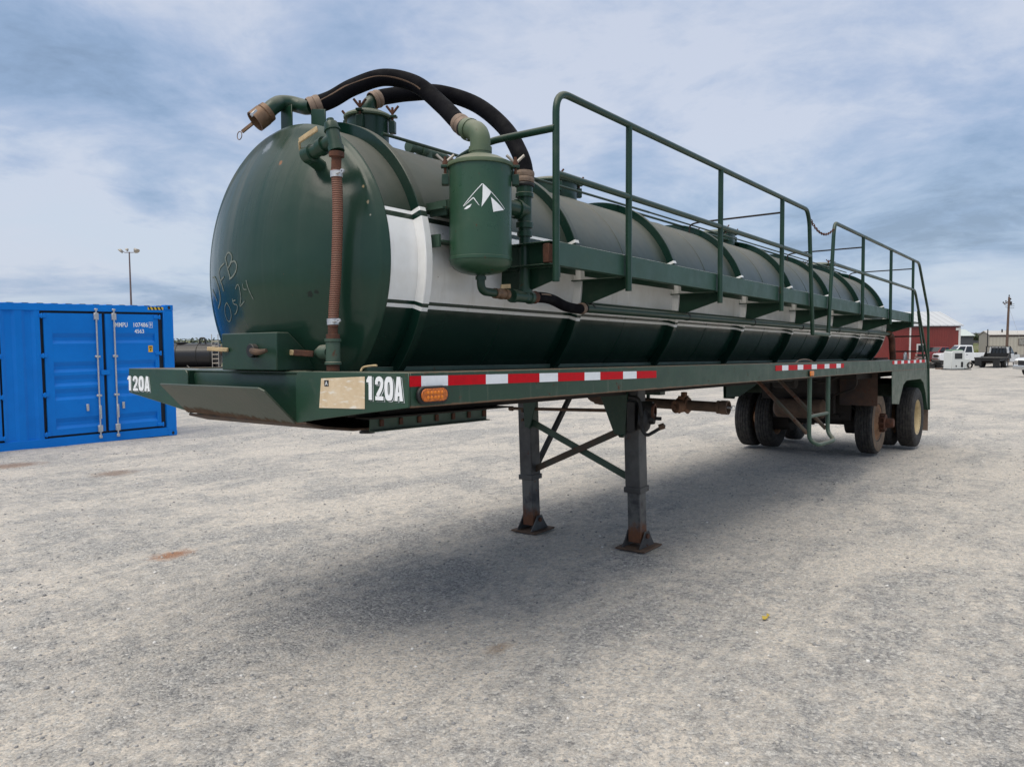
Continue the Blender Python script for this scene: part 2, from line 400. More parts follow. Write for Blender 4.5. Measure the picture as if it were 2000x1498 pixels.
class MB:
    def __init__(s): s.v = []; s.f = []; s.mi = []; s.cur = 0
    def add(s, vs, fs):
        b = len(s.v); s.v += [tuple(p) for p in vs]
        for f in fs: s.f.append([b+i for i in f]); s.mi.append(s.cur)
        return s
    def box(s, x0, x1, y0, y1, z0, z1):
        vs = [(x, y, z) for x in (x0, x1) for y in (y0, y1) for z in (z0, z1)]
        return s.add(vs, [(0, 1, 3, 2), (4, 6, 7, 5), (0, 4, 5, 1), (2, 3, 7, 6), (0, 2, 6, 4), (1, 5, 7, 3)])
    def obox(s, c, ax, ay, az):
        c, ax, ay, az = map(Vector, (c, ax, ay, az))
        vs = [c+ax*i+ay*j+az*k for i in (-1, 1) for j in (-1, 1) for k in (-1, 1)]
        return s.add(vs, [(0, 1, 3, 2), (4, 6, 7, 5), (0, 4, 5, 1), (2, 3, 7, 6), (0, 2, 6, 4), (1, 5, 7, 3)])
    def bar(s, p, q, w, h, up=(0, 0, 1)):
        p, q = Vector(p), Vector(q); d = (q-p); L = d.length; d.normalize()
        u = Vector(up); a = d.cross(u)
        if a.length < 1e-4: a = d.cross(Vector((1, 0, 0)))
        a.normalize(); b = a.cross(d)
        return s.obox((p+q)/2, d*L/2, a*w/2, b*h/2)
    def tube(s, pts, r, n=12, cap=True):
        pts = [Vector(p) for p in pts]; m = len(pts)
        rs = r if isinstance(r, (list, tuple)) else [r]*m
        tang = []
        for i in range(m):
            a = pts[max(i-1, 0)]; b = pts[min(i+1, m-1)]
            tang.append((b-a).normalized())
        t0 = tang[0]; a = t0.cross(Vector((0, 0, 1)))
        if a.length < 1e-3: a = t0.cross(Vector((1, 0, 0)))
        a.normalize(); vs = []; fs = []
        for i in range(m):
            t = tang[i]; a = (a - t*a.dot(t)).normalized(); b = t.cross(a)
            for k in range(n):
                w = 2*PI*k/n; vs.append(pts[i] + (a*math.cos(w)+b*math.sin(w))*rs[i])
        for i in range(m-1):
            for k in range(n):
                k2 = (k+1) % n
                fs.append((i*n+k, i*n+k2, (i+1)*n+k2, (i+1)*n+k))
        if cap:
            fs.append(tuple(range(n-1, -1, -1))); fs.append(tuple((m-1)*n+k for k in range(n)))
        return s.add(vs, fs)
    def lathe(s, prof, o=(0, 0, 0), axis=(0, 0, 1), n=32):
        o = Vector(o); ax = Vector(axis).normalized()
        a = ax.cross(Vector((0, 0, 1)))
        if a.length < 1e-3: a = Vector((1, 0, 0))
        a.normalize(); b = ax.cross(a)
        vs = []; fs = []; idx = []
        for (r, h) in prof:
            if r < 1e-6: idx.append([len(vs)]*n); vs.append(o+ax*h)
            else:
                st = len(vs)
                for k in range(n):
                    w = 2*PI*k/n; vs.append(o+ax*h+(a*math.cos(w)+b*math.sin(w))*r)
                idx.append([st+k for k in range(n)])
        for i in range(len(prof)-1):
            A, B = idx[i], idx[i+1]
            for k in range(n):
                k2 = (k+1) % n
                q = [A[k], A[k2], B[k2], B[k]]
                q2 = [x for j, x in enumerate(q) if x not in q[:j]]
                if len(q2) > 2: fs.append(tuple(q2))
        return s.add(vs, fs)
    def cyl(s, p, q, r, n=20):
        p, q = Vector(p), Vector(q); L = (q-p).length
        return s.lathe([(0, 0), (r, 0), (r, L), (0, L)], p, q-p, n)
    def prism(s, poly, off):
        off = Vector(off); P = [Vector(p) for p in poly]; n = len(P)
        vs = P+[p+off for p in P]
        fs = [tuple(range(n-1, -1, -1)), tuple(range(n, 2*n))]+[(i, (i+1) % n, n+(i+1) % n, n+i) for i in range(n)]
        return s.add(vs, fs)
    def build(s, name, mat, parent=None, bev=0.0, smooth=True, ang=35, seg=1):
        me = bpy.data.meshes.new(name); me.from_pydata(s.v, [], s.f)
        mats = mat if isinstance(mat, (list, tuple)) else [mat]
        for m_ in mats: me.materials.append(m_)
        bm = bmesh.new(); bm.from_mesh(me); bmesh.ops.recalc_face_normals(bm, faces=bm.faces); bm.to_mesh(me); bm.free()
        if len(mats) > 1: me.polygons.foreach_set('material_index', s.mi)
        if smooth:
            me.polygons.foreach_set('use_smooth', [True]*len(me.polygons))
            me.set_sharp_from_angle(angle=R_(ang))
        me.update()
        o = bpy.data.objects.new(name, me); COL.objects.link(o)
        if parent: o.parent = parent
        if bev > 0:
            md = o.modifiers.new('bevel', 'BEVEL'); md.width = bev; md.segments = seg; md.limit_method = 'ANGLE'; md.angle_limit = R_(40)
            md.harden_normals = False
        return o

def empty(name, loc, rz=0.0):
    o = bpy.data.objects.new(name, None); COL.objects.link(o); o.location = loc; o.rotation_euler = (0, 0, rz)
    o.empty_display_size = 0.2
    return o
def copy_tree(o, parent=None):
    c = o.copy(); COL.objects.link(c)
    if parent: c.parent = parent
    for ch in list(o.children): copy_tree(ch, c)
    return c
def fillet(pts, rad, n=6):
    pts = [Vector(p) for p in pts]; out = [pts[0]]
    for i in range(1, len(pts)-1):
        a, b, c = pts[i-1], pts[i], pts[i+1]
        r = min(rad, (a-b).length*0.49, (c-b).length*0.49)
        p = b+(a-b).normalized()*r; q = b+(c-b).normalized()*r
        for k in range(n+1):
            t = k/n; out.append(p*(1-t)**2+b*2*t*(1-t)+q*t*t)
    out.append(pts[-1]); return out
def spline(pts, n=8):
    P = [Vector(p) for p in pts]; P = [P[0]*2-P[1]]+P+[P[-1]*2-P[-2]]; out = []
    for i in range(1, len(P)-2):
        for k in range(n):
            t = k/n; a, b, c, d = P[i-1:i+3]
            out.append(0.5*((2*b)+(c-a)*t+(2*a-5*b+4*c-d)*t*t+(-a+3*b-3*c+d)*t**3))
    out.append(P[-2]); return out
def text_mesh(name, body, o, u, v, w, h, depth, mat, parent, bold=0.0, depth_off=0.0):
    cu = bpy.data.curves.new('tmp', 'FONT'); cu.body = body; cu.extrude = 0.5; cu.offset = bold; cu.resolution_u = 4
    ob = bpy.data.objects.new('tmp', cu); COL.objects.link(ob)
    dg = bpy.context.evaluated_depsgraph_get(); me = bpy.data.meshes.new_from_object(ob.evaluated_get(dg))
    bpy.data.objects.remove(ob); bpy.data.curves.remove(cu)
    n = len(me.vertices); co = np.zeros(n*3); me.vertices.foreach_get('co', co); co = co.reshape(-1, 3)
    mn, mx = co.min(0), co.max(0)
    a = (co[:, 0]-mn[0])/(mx[0]-mn[0])*w; b = (co[:, 1]-mn[1])/(mx[1]-mn[1])*h; c = (co[:, 2]+0.5)*depth+depth_off
    O, U, V = np.array(o), np.array(Vector(u).normalized()), np.array(Vector(v).normalized()); Nn = np.cross(U, V)
    res = O+np.outer(a, U)+np.outer(b, V)+np.outer(c, Nn)
    me.vertices.foreach_set('co', res.ravel()); me.update(); me.materials.clear(); me.materials.append(mat); me.name = name
    ob = bpy.data.objects.new(name, me); COL.objects.link(ob)
    if parent: ob.parent = parent
    return ob

def gz(x, y):
    r = min(math.hypot(x-CAM.x, y-CAM.y), 88.0)
    s = 1.0
    if r >= 88.0: s = 88.0/math.hypot(x-CAM.x, y-CAM.y)
    x2 = CAM.x+(x-CAM.x)*s; y2 = CAM.y+(y-CAM.y)*s
    return -.0059*x2-.0105*y2-.008*max(0, r-9)-.006*max(0, r-30)
def at(px, Z, dy=0):
    """ground point that lies Z metres ahead along the view, in photo column px"""
    d = rgt*((px-1000)/FPX)+fwd
    p = CAM+d*Z
    return Vector((p.x, p.y, gz(p.x, p.y)+dy))

# ------------------------------------------------------------------ ground
def build_ground():
    radii = [0.0]; r = 0.6
    while r < 3500:
        radii.append(r); r *= 1.03 if r < 60 else 1.10
    n = 300; vs = []; fs = []
    for i, r in enumerate(radii):
        if i == 0:
            vs.append((CAM.x, CAM.y, gz(CAM.x, CAM.y))); continue
        for k in range(n):
            a = 2*PI*k/n; x = CAM.x+r*math.cos(a); y = CAM.y+r*math.sin(a); z = gz(x, y)
            if r < 40:
                z += 0.012*noise.noise(Vector((x*0.9, y*2.2, 0)))+0.006*noise.noise(Vector((x*4, y*6, 3)))
            vs.append((x, y, z))
    for k in range(n): fs.append((0, 1+k, 1+(k+1) % n))
    for i in range(1, len(radii)-1):
        for k in range(n):
            a = 1+(i-1)*n; b = a+n; k2 = (k+1) % n
            fs.append((a+k, b+k, b+k2, a+k2))
    t = MT('gravel_yard')
    ob = t.tc.outputs['Object']
    streak = t.noise(1.0, 8, 0.68, t.coord(scale=(0.42, 1.0, 1), rot=(0, 0, R_(-4))), 0.9)
    patch = t.noise(0.55, 6, 0.6, None, 0.4)
    m = t.math('ADD', t.math('MULTIPLY', streak, 0.62), t.math('MULTIPLY', patch, 0.38))
    clumps = t.noise(7.0, 6, 0.7)
    m = t.math('ADD', m, t.math('MULTIPLY', t.math('SUBTRACT', clumps, 0.5), 0.55))
    dustf = t.rng(m, 0.43, 0.565)
    fine = t.noise(95, 4, 0.8)
    fine2 = t.noise(38, 5, 0.75)
    dustc = t.mix(t.rng(fine2, 0.3, 0.7), (0.46, 0.42, 0.37), (0.61, 0.565, 0.505))
    stone_id = t.n('ShaderNodeTexVoronoi'); stone_id.inputs['Scale'].default_value = 52
    t.nt.links.new(ob, stone_id.inputs['Vector'])
    sid = t.xyz(stone_id.outputs['Color'])[0]
    stonec = t.ramp(sid, [(0.0, (0.12, 0.12, 0.122)), (0.35, (0.245, 0.25, 0.26)), (0.6, (0.365, 0.366, 0.368)), (0.85, (0.50, 0.49, 0.47)), (1.0, (0.78, 0.77, 0.74))])
    sid2 = t.n('ShaderNodeTexVoronoi'); sid2.inputs['Scale'].default_value = 120
    t.nt.links.new(ob, sid2.inputs['Vector'])
    s2 = t.ramp(t.xyz(sid2.outputs['Color'])[1], [(0, (0.13, 0.13, 0.132)), (0.5, (0.325, 0.328, 0.332)), (1, (0.48, 0.465, 0.43))])
    stonec = t.mix(0.5, stonec, s2)
    # scattered stones also lie on the dusty tracks
    sel = t.math('MAXIMUM', t.math('SUBTRACT', 1.0, dustf), t.rng(t.math('ADD', sid, t.math('MULTIPLY', fine2, 0.6)), 0.86, 0.98, 0, 0.85))
    col = t.mix(sel, dustc, stonec)
    col = t.mix(t.rng(fine, 0.42, 0.66, 0, 0.55), col, (0.17, 0.165, 0.16))
    col = t.mix(t.rng(t.noise(140, 3, 0.8), 0.56, 0.68, 0, 0.6), col, (0.66, 0.65, 0.62))
    g1 = t.noise(26, 6, 0.82, t.coord(scale=(0.75, 1.15, 1)))
    col = t.mix(t.rng(g1, 0.53, 0.66, 0, 0.55), col, (0.135, 0.135, 0.14))
    col = t.mix(t.rng(g1, 0.46, 0.33, 0, 0.50), col, (0.70, 0.67, 0.62))
    g2 = t.noise(9, 7, 0.8, t.coord(scale=(0.55, 1.3, 1)))
    col = t.mix(t.rng(g2, 0.55, 0.68, 0, 0.35), col, (0.17, 0.17, 0.178))
    col = t.mix(1.0, col, (1.22, 1.205, 1.185), 'MULTIPLY')
    # red-brown soil spots
    pos = t.xyz(ob)
    def spot(cx, cy, rx, ry, c, colr, k=1.0):
        dx = t.math('DIVIDE', t.math('SUBTRACT', pos[0], cx), rx); dy_ = t.math('DIVIDE', t.math('SUBTRACT', pos[1], cy), ry)
        d = t.math('SQRT', t.math('ADD', t.math('MULTIPLY', dx, dx), t.math('MULTIPLY', dy_, dy_)))
        d = t.math('ADD', d, t.math('MULTIPLY', t.math('SUBTRACT', t.noise(9, 6, 0.7), 0.5), 2.2))
        return t.mix(t.rng(d, 0.45, 1.35, k, 0), c, colr)
    for (cx, cy, rx, ry, colr, k) in SPOTS: col = spot(cx, cy, rx, ry, col, colr, k)
    # far field beyond the yard
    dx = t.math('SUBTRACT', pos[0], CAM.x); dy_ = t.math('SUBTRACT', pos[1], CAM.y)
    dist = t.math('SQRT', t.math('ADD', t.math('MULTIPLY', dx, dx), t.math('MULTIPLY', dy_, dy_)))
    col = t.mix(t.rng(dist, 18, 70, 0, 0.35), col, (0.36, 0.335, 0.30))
    fieldn = t.noise(0.02, 4, 0.6)
    field = t.mix(t.rng(fieldn, 0.4, 0.6), (0.17, 0.15, 0.09), (0.10, 0.13, 0.045))
    fl = t.math('ADD', dist, t.math('MULTIPLY', fieldn, 30))
    col = t.mix(t.rng(fl, 128, 134), col, field)
    h1 = t.math('ADD', t.math('MULTIPLY', t.vor(52), -0.6), t.math('MULTIPLY', t.noise(20, 6, 0.7), 0.8))
    h1 = t.math('MULTIPLY', h1, t.rng(sel, 0, 1, 0.35, 1.0))
    nb = t.bump(h1, 0.9, 0.028)
    nb = t.bump(g1, 0.5, 0.02, nb)
    nb = t.bump(clumps, 0.35, 0.05, nb)
    mat = t.set(color=col, rough=0.92, spec=0.25, normal=nb)
    me = bpy.data.meshes.new('ground'); me.from_pydata(vs, [], fs); me.materials.append(mat)
    me.polygons.foreach_set('use_smooth', [True]*len(me.polygons)); me.update()
    o = bpy.data.objects.new('ground', me); COL.objects.link(o); tag(o, kind='structure')
SPOTS = [(1.034, 2.686, 0.19, 0.14, (0.34, 0.165, 0.085), 0.85), (3.03, 8.0, 0.30, 0.30, (0.20, 0.11, 0.06), 0.55), (2.48, 10.4, 0.45, 0.35, (0.20, 0.10, 0.05), 0.6), (1.06, -1.0, 0.10, 0.06, (0.25, 0.16, 0.09), 0.5)]

# ------------------------------------------------------------------ the tanker trailer
trailer = empty('tanker_trailer', (0, 0, 0))
S_, Q_ = 0.02325, 0.01074
trailer.matrix_world = Matrix.Rotation(S_, 4, 'Y') @ Matrix.Rotation(-Q_, 4, 'X')
tag(trailer, 'long dark green vacuum tanker trailer with white side band, parked on its landing legs', 'tanker trailer')
T = trailer
W = 1.318
RING_X = [0.5515+1.573*k for k in range(8)]

# tank shell, heads and rings
M['leg2'] = leg_rust()
def xs(a, b, step):
    n = max(1, int(round((b-a)/step))); return [a+(b-a)*i/n for i in range(n+1)]
mb = MB(); mb.lathe([(TR, x) for x in xs(0.34, 11.80, 0.35)], (0, 0, TZ), (1, 0, 0), 128)
for k in range(7):
    xm = RING_X[k]+0.80
    mb.lathe([(TR+0.0, xm-0.006), (TR+0.004, xm), (TR, xm+0.006)], (0, 0, TZ), (1, 0, 0), 96)
shell = mb.build('tank_shell', M['tank'], T, ang=50)
RC = 1.3; HX = 0.03
def dish_x(r): return HX+RC-math.sqrt(max(RC*RC-r*r, 0))
prof = [(0, HX)]+[(r, dish_x(r)) for r in [0.08*i for i in range(1, 10)]]+[(0.775, dish_x(0.775)), (0.805, 0.292), (0.828, 0.312), (0.8405, 0.334), (0.846, 0.338), (0.846, 0.345), (0.842, 0.348)]
MB().lathe(prof, (0, 0, TZ), (1, 0, 0), 128).build('front_head', M['head'], T, ang=60)
prof = [(0.842, 11.79), (0.835, 11.85), (0.80, 11.93)]+[(r, 11.93+0.26*(1-(r/0.8)**2)) for r in (0.7, 0.6, 0.5, 0.35, 0.2, 0.0)]
MB().lathe(prof, (0, 0, TZ), (1, 0, 0), 96).build('rear_head', M['green'], T, ang=60)
for i, x in enumerate(RING_X):
    w = 0.055
    MB().lathe([(TR-0.01, x), (TR+0.063, x), (TR+0.063, x+w), (TR-0.01, x+w)], (0, 0, TZ), (1, 0, 0), 128).build('stiffener_ring', M['ring'], T, bev=0.004)

KP = (0.60, -0.36)
# frame
def channel_y(mb, x0, x1, y, z0, z1, inward, fl=0.075, th=0.009, lip=True):
    """C section running along x: web at y, flanges towards +inward"""
    s = 1 if inward > 0 else -1
    ya, yb = sorted((y, y+s*th)); mb.box(x0, x1, ya, yb, z0, z1)
    yc, yd = sorted((y+s*th, y+s*fl))
    mb.box(x0, x1, yc, yd, z1-th, z1-0.0005); mb.box(x0, x1, yc, yd, z0+0.0005, z0+th)
for s in (-1, 1):
    mb = MB(); channel_y(mb, 0.012, 12.78, s*W, 1.535 if s < 0 else 1.535, 1.70, -s)
    mb.build('frame_rail', M['green_rail'], T, bev=0.003)
# deck plates beside the tank
for s in (-1, 1):
    mb = MB(); y0, y1 = sorted((s*(W-0.078), s*0.60)); mb.box(0.34, 12.75, y0, y1, 1.683, 1.691)
    mb.build('deck_plate', M['green'], T)
for s in (-1, 1): MB().box(0.36, 11.8, *sorted((s*0.640, s*0.606)), 1.6915, 1.7165).build('deck_edge_angle', M['green_dull'], T, bev=0.002)
mb = MB(); mb.box(0.04, 0.338, -W+0.012, W-0.012, 1.685, 1.695); mb.build('front_deck', M['green_plain'], T, bev=0.002)
mb = MB()
for x in xs(1.0, 12.6, 1.0): mb.box(x, x+0.06, -W+0.08, W-0.08, 1.56, 1.68)
mb.box(0.5, 12.6, -0.58, -0.50, 1.44, 1.60); mb.box(0.5, 12.6, 0.50, 0.58, 1.44, 1.60)
mb.build('cross_members', M['underbody'], T)
# front fascia plates (either side of the recessed middle) with cut-away lower edges
def rounded_corner(y0, z0, y1, z1): pass
for s in (-1, 1):
    yi = -0.476 if s < 0 else 0.585
    top_in = [(yi+s*0.000, 1.655), (yi+s*0.008, 1.682), (yi+s*0.03, 1.698)]
    zb = 1.42 if s < 0 else 1.432
    poly = [(s*1.318, 1.70), (s*1.318, 1.537), (s*0.95, 1.49), (s*0.62, 1.445), (yi, zb)]+top_in
    mb = MB(); mb.prism([(0.0, a, b) for a, b in poly], (0.010, 0, 0)); mb.build('front_fascia', M['green_plain'], T, bev=0.003)
mb = MB()
pr = [(0.055, 1.42), (0.045, 1.60), (0.038, 1.665), (0.050, 1.69), (0.075, 1.70), (0.12, 1.70), (0.12, 1.69), (0.09, 1.68), (0.07, 1.42)]
mb.prism([(a, -0.474, b) for a, b in pr], (0, 1.056, 0)); mb.build('nose_crossbeam', M['green'], T, bev=0.002)
for a_, b_ in ((-0.480, -0.474), (0.583, 0.589)): MB().box(0.011, 0.075, a_, b_, 1.43, 1.69).build('nose_side_plate', M['green'], T)
# apron: flared scoop plate in front of the nose
mb = MB()
A = Vector((-0.20, -0.46, 1.612)); B = Vector((-0.20, 0.545, 1.614)); C = Vector((0.0, 0.60, 1.436)); D = Vector((0.0, -0.474, 1.416))
A2 = A+(B-A)*0.03; A3 = A+(D-A)*0.08
mb.prism([A2, B, C, D, A3], Vector((0.008, 0, 0.008))); mb.build('apron_plate', M['apron'], T, bev=0.002)
# coupler plate under the nose
pr = [(0.0, 1.432), (0.0, 1.418), (0.12, 1.385), (0.32, 1.360), (1.43, 1.352), (1.43, 1.366), (0.33, 1.374), (0.13, 1.400)]
mb = MB(); mb.prism([(a, -0.56, b) for a, b in pr], (0, 1.14, 0)); mb.build('coupler_plate', M['mudplate'], T, bev=0.003)
mb = MB(); mb.lathe([(0, 1.316), (0.046, 1.316), (0.046, 1.328), (0.036, 1.330), (0.036, 1.340), (0.05, 1.352), (0, 1.353)], (KP[0], KP[1], 0), (0, 0, 1), 20); mb.build('kingpin', M['black'], T)
for s in (-1, 1):
    mb = MB(); ys = s*0.60
    mb.box(0.40, 1.43, *sorted((ys, ys+s*0.008)), 1.352, 1.425); mb.box(0.40, 1.43, *sorted((ys+s*0.008, ys+s*0.04)), 1.352, 1.358)
    ch = mb.build('coupler_side_rail', M['green_dull'], T, bev=0.002)
    for k in range(7):
        x = 0.47+k*0.152
        b = MB(); b.box(x, x+0.028, *sorted((ys+s*0.008, ys+s*0.02)), 1.378, 1.418); b.build('rusty_lug', M['rust'], ch, bev=0.002)
    b = MB(); b.box(0.35, 1.62, *sorted((ys-s*0.06, ys+s*0.06)), 1.4265, 1.436); b.build('coupler_top_flange', M['underbody'], T)
    b = MB(); b.box(0.3, 1.6, *sorted((ys-s*0.10, ys-s*0.06)), 1.437, 1.535); b.build('coupler_beam', M['underbody'], T)

# reflective tape
def tape(x_red0, first_white, n, zc0, zc1, hgt, x_end, group):
    P, Wd = 0.4785, 0.186
    holder = MB(); ys = -W-0.0015
    def seg(xa, xb, red):
        m = MB(); m.cur = 0
        def zc(x): return zc0+(zc1-zc0)*(x-x_red0)/(x_end-x_red0)
        m.prism([(xa, ys, zc(xa)-hgt/2), (xb, ys, zc(xb)-hgt/2), (xb, ys, zc(xb)+hgt/2), (xa, ys, zc(xa)+hgt/2)], (0, -0.0012, 0))
        return m
    allm = MB()
    cur = x_red0; red = True; nxt = first_white
    while cur < x_end-1e-3:
        e = min(nxt, x_end); m = seg(cur, e, red)
        allm.cur = 0 if red else 1; allm.add(m.v, m.f)
        cur = e; red = not red; nxt = cur+(Wd if not red else P-Wd)
    o = allm.build('reflective_tape', [M['tape_red'], M['tape_white']], T, smooth=False)
    return o
tape(0.005, 0.081, 5, 1.659, 1.643, 0.050, 2.4735, '')
tape(4.964, 5.154, 5, 1.652, 1.650, 0.052, 7.395, '')
tape(10.03, 10.172, 5, 1.665, 1.672, 0.050, 12.62, '')
# oval marker lamp
def stadium(cx, cz, a, r, n=10):
    pts = []
    for k in range(n+1): w = -PI/2+PI*k/n; pts.append((cx+a+r*math.cos(w), cz+r*math.sin(w)))
    for k in range(n+1): w = PI/2+PI*k/n; pts.append((cx-a+r*math.cos(w), cz+r*math.sin(w)))
    return pts
mb = MB(); mb.prism([(a, -W-0.0005, b) for a, b in stadium(0.150, 1.592, 0.064, 0.043)], (0, -0.020, 0))
lamp = mb.build('marker_lamp', M['black'], T, bev=0.006, seg=2)
mb = MB(); mb.prism([(a, -W-0.020, b) for a, b in stadium(0.150, 1.592, 0.060, 0.031)], (0, -0.008, 0)); mb.build('lens', M['amber'], lamp, bev=0.005, seg=2)
mb = MB()
for i in range(5):
    for j in (-1, 1): mb.lathe([(0, 0.004), (0.006, 0.003), (0.0095, 0)], (0.150+(i-2)*0.024, -W-0.0282, 1.592+j*0.011), (0, -1, 0), 10)
mb.build('led_dots', M['amber2'], lamp)
mb = MB(); mb.box(6.00, 6.135, -W-0.012, -W-0.0005, 1.548, 1.612); lamp2 = mb.build('side_marker_light', M['black'], T, bev=0.004)
mb = MB(); mb.box(6.008, 6.127, -W-0.026, -W-0.012, 1.553, 1.607); mb.build('lens', M['amber2'], lamp2, bev=0.008, seg=2)
# lettering 120A with drop shadow
def glyph(ch, g=0.0):
    """heavy condensed figures as non-overlapping quads in a 1 x 1 cell, grown by g"""
    def path(pts, hw):
        out = []; n = len(pts); L = []; R = []
        for k, (x, y) in enumerate(pts):
            a = pts[max(k-1, 0)]; b = pts[min(k+1, n-1)]; dx, dy = b[0]-a[0], b[1]-a[1]; l = math.hypot(dx*0.62, dy) or 1
            w = hw+g; nx, ny = -dy/l*w, dx*0.62/l*w*0.62
            L.append((x+nx, y+ny)); R.append((x-nx, y-ny))
        return [[L[k], L[k+1], R[k+1], R[k]] for k in range(n-1)]
    if ch == '1': return [[(0.30-g, 1+g), (0.72+g, 1+g), (0.72+g, 0-g), (0.34-g, 0-g), (0.34-g, 0.74), (0.08-g, 0.74-g), (0.08-g, 0.84+g)]]
    if ch == '0':
        pts = []
        for k in range(33):
            a = 2*PI*k/32; c, s_ = math.cos(a), math.sin(a)
            pts.append((0.5+0.32*math.copysign(abs(c)**0.62, c), 0.5+0.385*math.copysign(abs(s_)**0.8, s_)))
        q = []
        for k in range(32):
            def off(p, e): return (0.5+(p[0]-0.5)*(1+e*0.175/0.32), 0.5+(p[1]-0.5)*(1+e*0.115/0.385))
            e1, e2 = 1+g*4, -1-g*4
            q.append([off(pts[k], e1), off(pts[k+1], e1), off(pts[k+1], e2), off(pts[k], e2)])
        return q
    if ch == '2':
        p = [(0.17, 0.66), (0.17, 0.78), (0.24, 0.86), (0.38, 0.895), (0.5, 0.90), (0.64, 0.88), (0.76, 0.82), (0.81, 0.73), (0.78, 0.60), (0.66, 0.47), (0.48, 0.34), (0.34, 0.24), (0.26, 0.17)]
        return path(p, 0.165)+[[(0.02-g, 0.168), (0.97+g, 0.168+g), (0.97+g, -g), (0.02-g, -g)]]
    if ch == 'A':
        return [[(0.30-g, 1+g), (0.5, 1+g), (0.5, 0.72-g), (0.37+g, 0-g), (0.02-g, 0-g)], [(0.5, 1+g), (0.70+g, 1+g), (0.98+g, 0-g), (0.63-g, 0-g), (0.5, 0.72-g)],
                [(0.405, 0.20-g), (0.595, 0.20-g), (0.555, 0.37+g), (0.445, 0.37+g)]]
def unit_number(y_left, w, z0, h):
    def layer(name, mat, parent, dy, dz, g, x0, th):
        mb = MB(); cw = w/4.0
        for i, ch in enumerate('120A'):
            for q in glyph(ch, g):
                pts = [(x0, y_left-dy-(i*cw+0.06*cw+u*cw*0.90), z0+dz+v_*h) for u, v_ in q]
                mb.prism(pts, (-th, 0, 0))
        return mb.build(name, mat, parent, smooth=False)
    root = layer('unit_number', M['white'], T, 0, 0, 0.0, -0.0032, 0.0014)
    layer('letter_gap', M['green'], root, 0.0028, -0.0028, 0.035, -0.0020, 0.0010)
    layer('letter_shadow', M['tape_white'], root, 0.0062, -0.0055, 0.02, -0.0006, 0.0012)
unit_number(-1.026, 0.262, 1.566, 0.114)
unit_number(1.338, 0.305, 1.552, 0.098)
# weathered card with a small dark mark
mb = MB(); mb.prism([(-0.0010, a, b) for a, b in ((-0.690, 1.664), (-1.020, 1.678), (-1.018, 1.520), (-0.672, 1.512))], (-0.0015, 0, 0)); card = mb.build('paper_notice', M['card'], T)
mb = MB(); mb.box(-0.0036, -0.0026, -0.750, -0.716, 1.624, 1.655); mb.build('dark_mark', M['black'], card)
text_mesh('mark_letter', 'A', (-0.0037, -0.722, 1.629), (0, -1, 0), (0, 0, 1), 0.022, 0.021, 0.0005, M['white'], card)

# chalk writing on the front head
STROKES = [[(0.567, 2.199), (0.495, 2.155), (0.449, 2.115)], [(0.518, 2.263), (0.452, 2.26), (0.399, 2.222), (0.367, 2.161), (0.378, 2.11), (0.449, 2.07)],
 [(0.255, 2.327), (0.315, 2.31), (0.35, 2.284), (0.343, 2.247), (0.308, 2.201), (0.292, 2.163)], [(0.336, 2.225), (0.269, 2.248)],
 [(0.247, 2.362), (0.219, 2.309), (0.196, 2.264), (0.18, 2.231)], [(0.246, 2.34), (0.226, 2.374), (0.188, 2.381), (0.154, 2.353), (0.169, 2.319), (0.202, 2.293)],
 [(0.177, 2.32), (0.124, 2.326), (0.098, 2.299), (0.111, 2.265), (0.151, 2.239), (0.192, 2.228)],
 [(0.263, 2.096), (0.302, 2.077), (0.326, 2.034), (0.309, 1.993), (0.271, 1.988), (0.236, 2.016), (0.233, 2.059), (0.263, 2.096)],
 [(0.142, 2.104), (0.183, 2.099)], [(0.181, 2.114), (0.172, 2.085), (0.137, 2.076), (0.137, 2.055), (0.162, 2.031), (0.185, 2.023)],
 [(0.126, 2.167), (0.107, 2.187), (0.087, 2.186), (0.079, 2.157), (0.08, 2.108), (0.101, 2.067), (0.045, 2.093)],
 [(0.044, 2.19), (0.039, 2.162), (0.009, 2.157)], [(0.006, 2.209), (-0.01, 2.159), (-0.043, 2.099)]]
mb = MB()
for i, st in enumerate(STROKES):
    pts = spline([(0, a, b) for a, b in st], 5)
    hw = 0.0052 if i < 7 else 0.0030
    vs = []; fs = []
    for k, p in enumerate(pts):
        a = pts[max(k-1, 0)]; b = pts[min(k+1, len(pts)-1)]; d = (b-a).normalized(); nn = Vector((0, -d.z, d.y))*hw
        for q in (p+nn, p-nn):
            r = math.hypot(q.y, q.z-TZ); vs.append((dish_x(r)-0.0022, q.y, q.z))
    m0 = len(pts)
    for k in range(m0-1): fs.append((2*k, 2*k+1, 2*k+3, 2*k+2))
    mb.add(vs, fs)
mb.build('chalk_writing', M['chalk'], T)

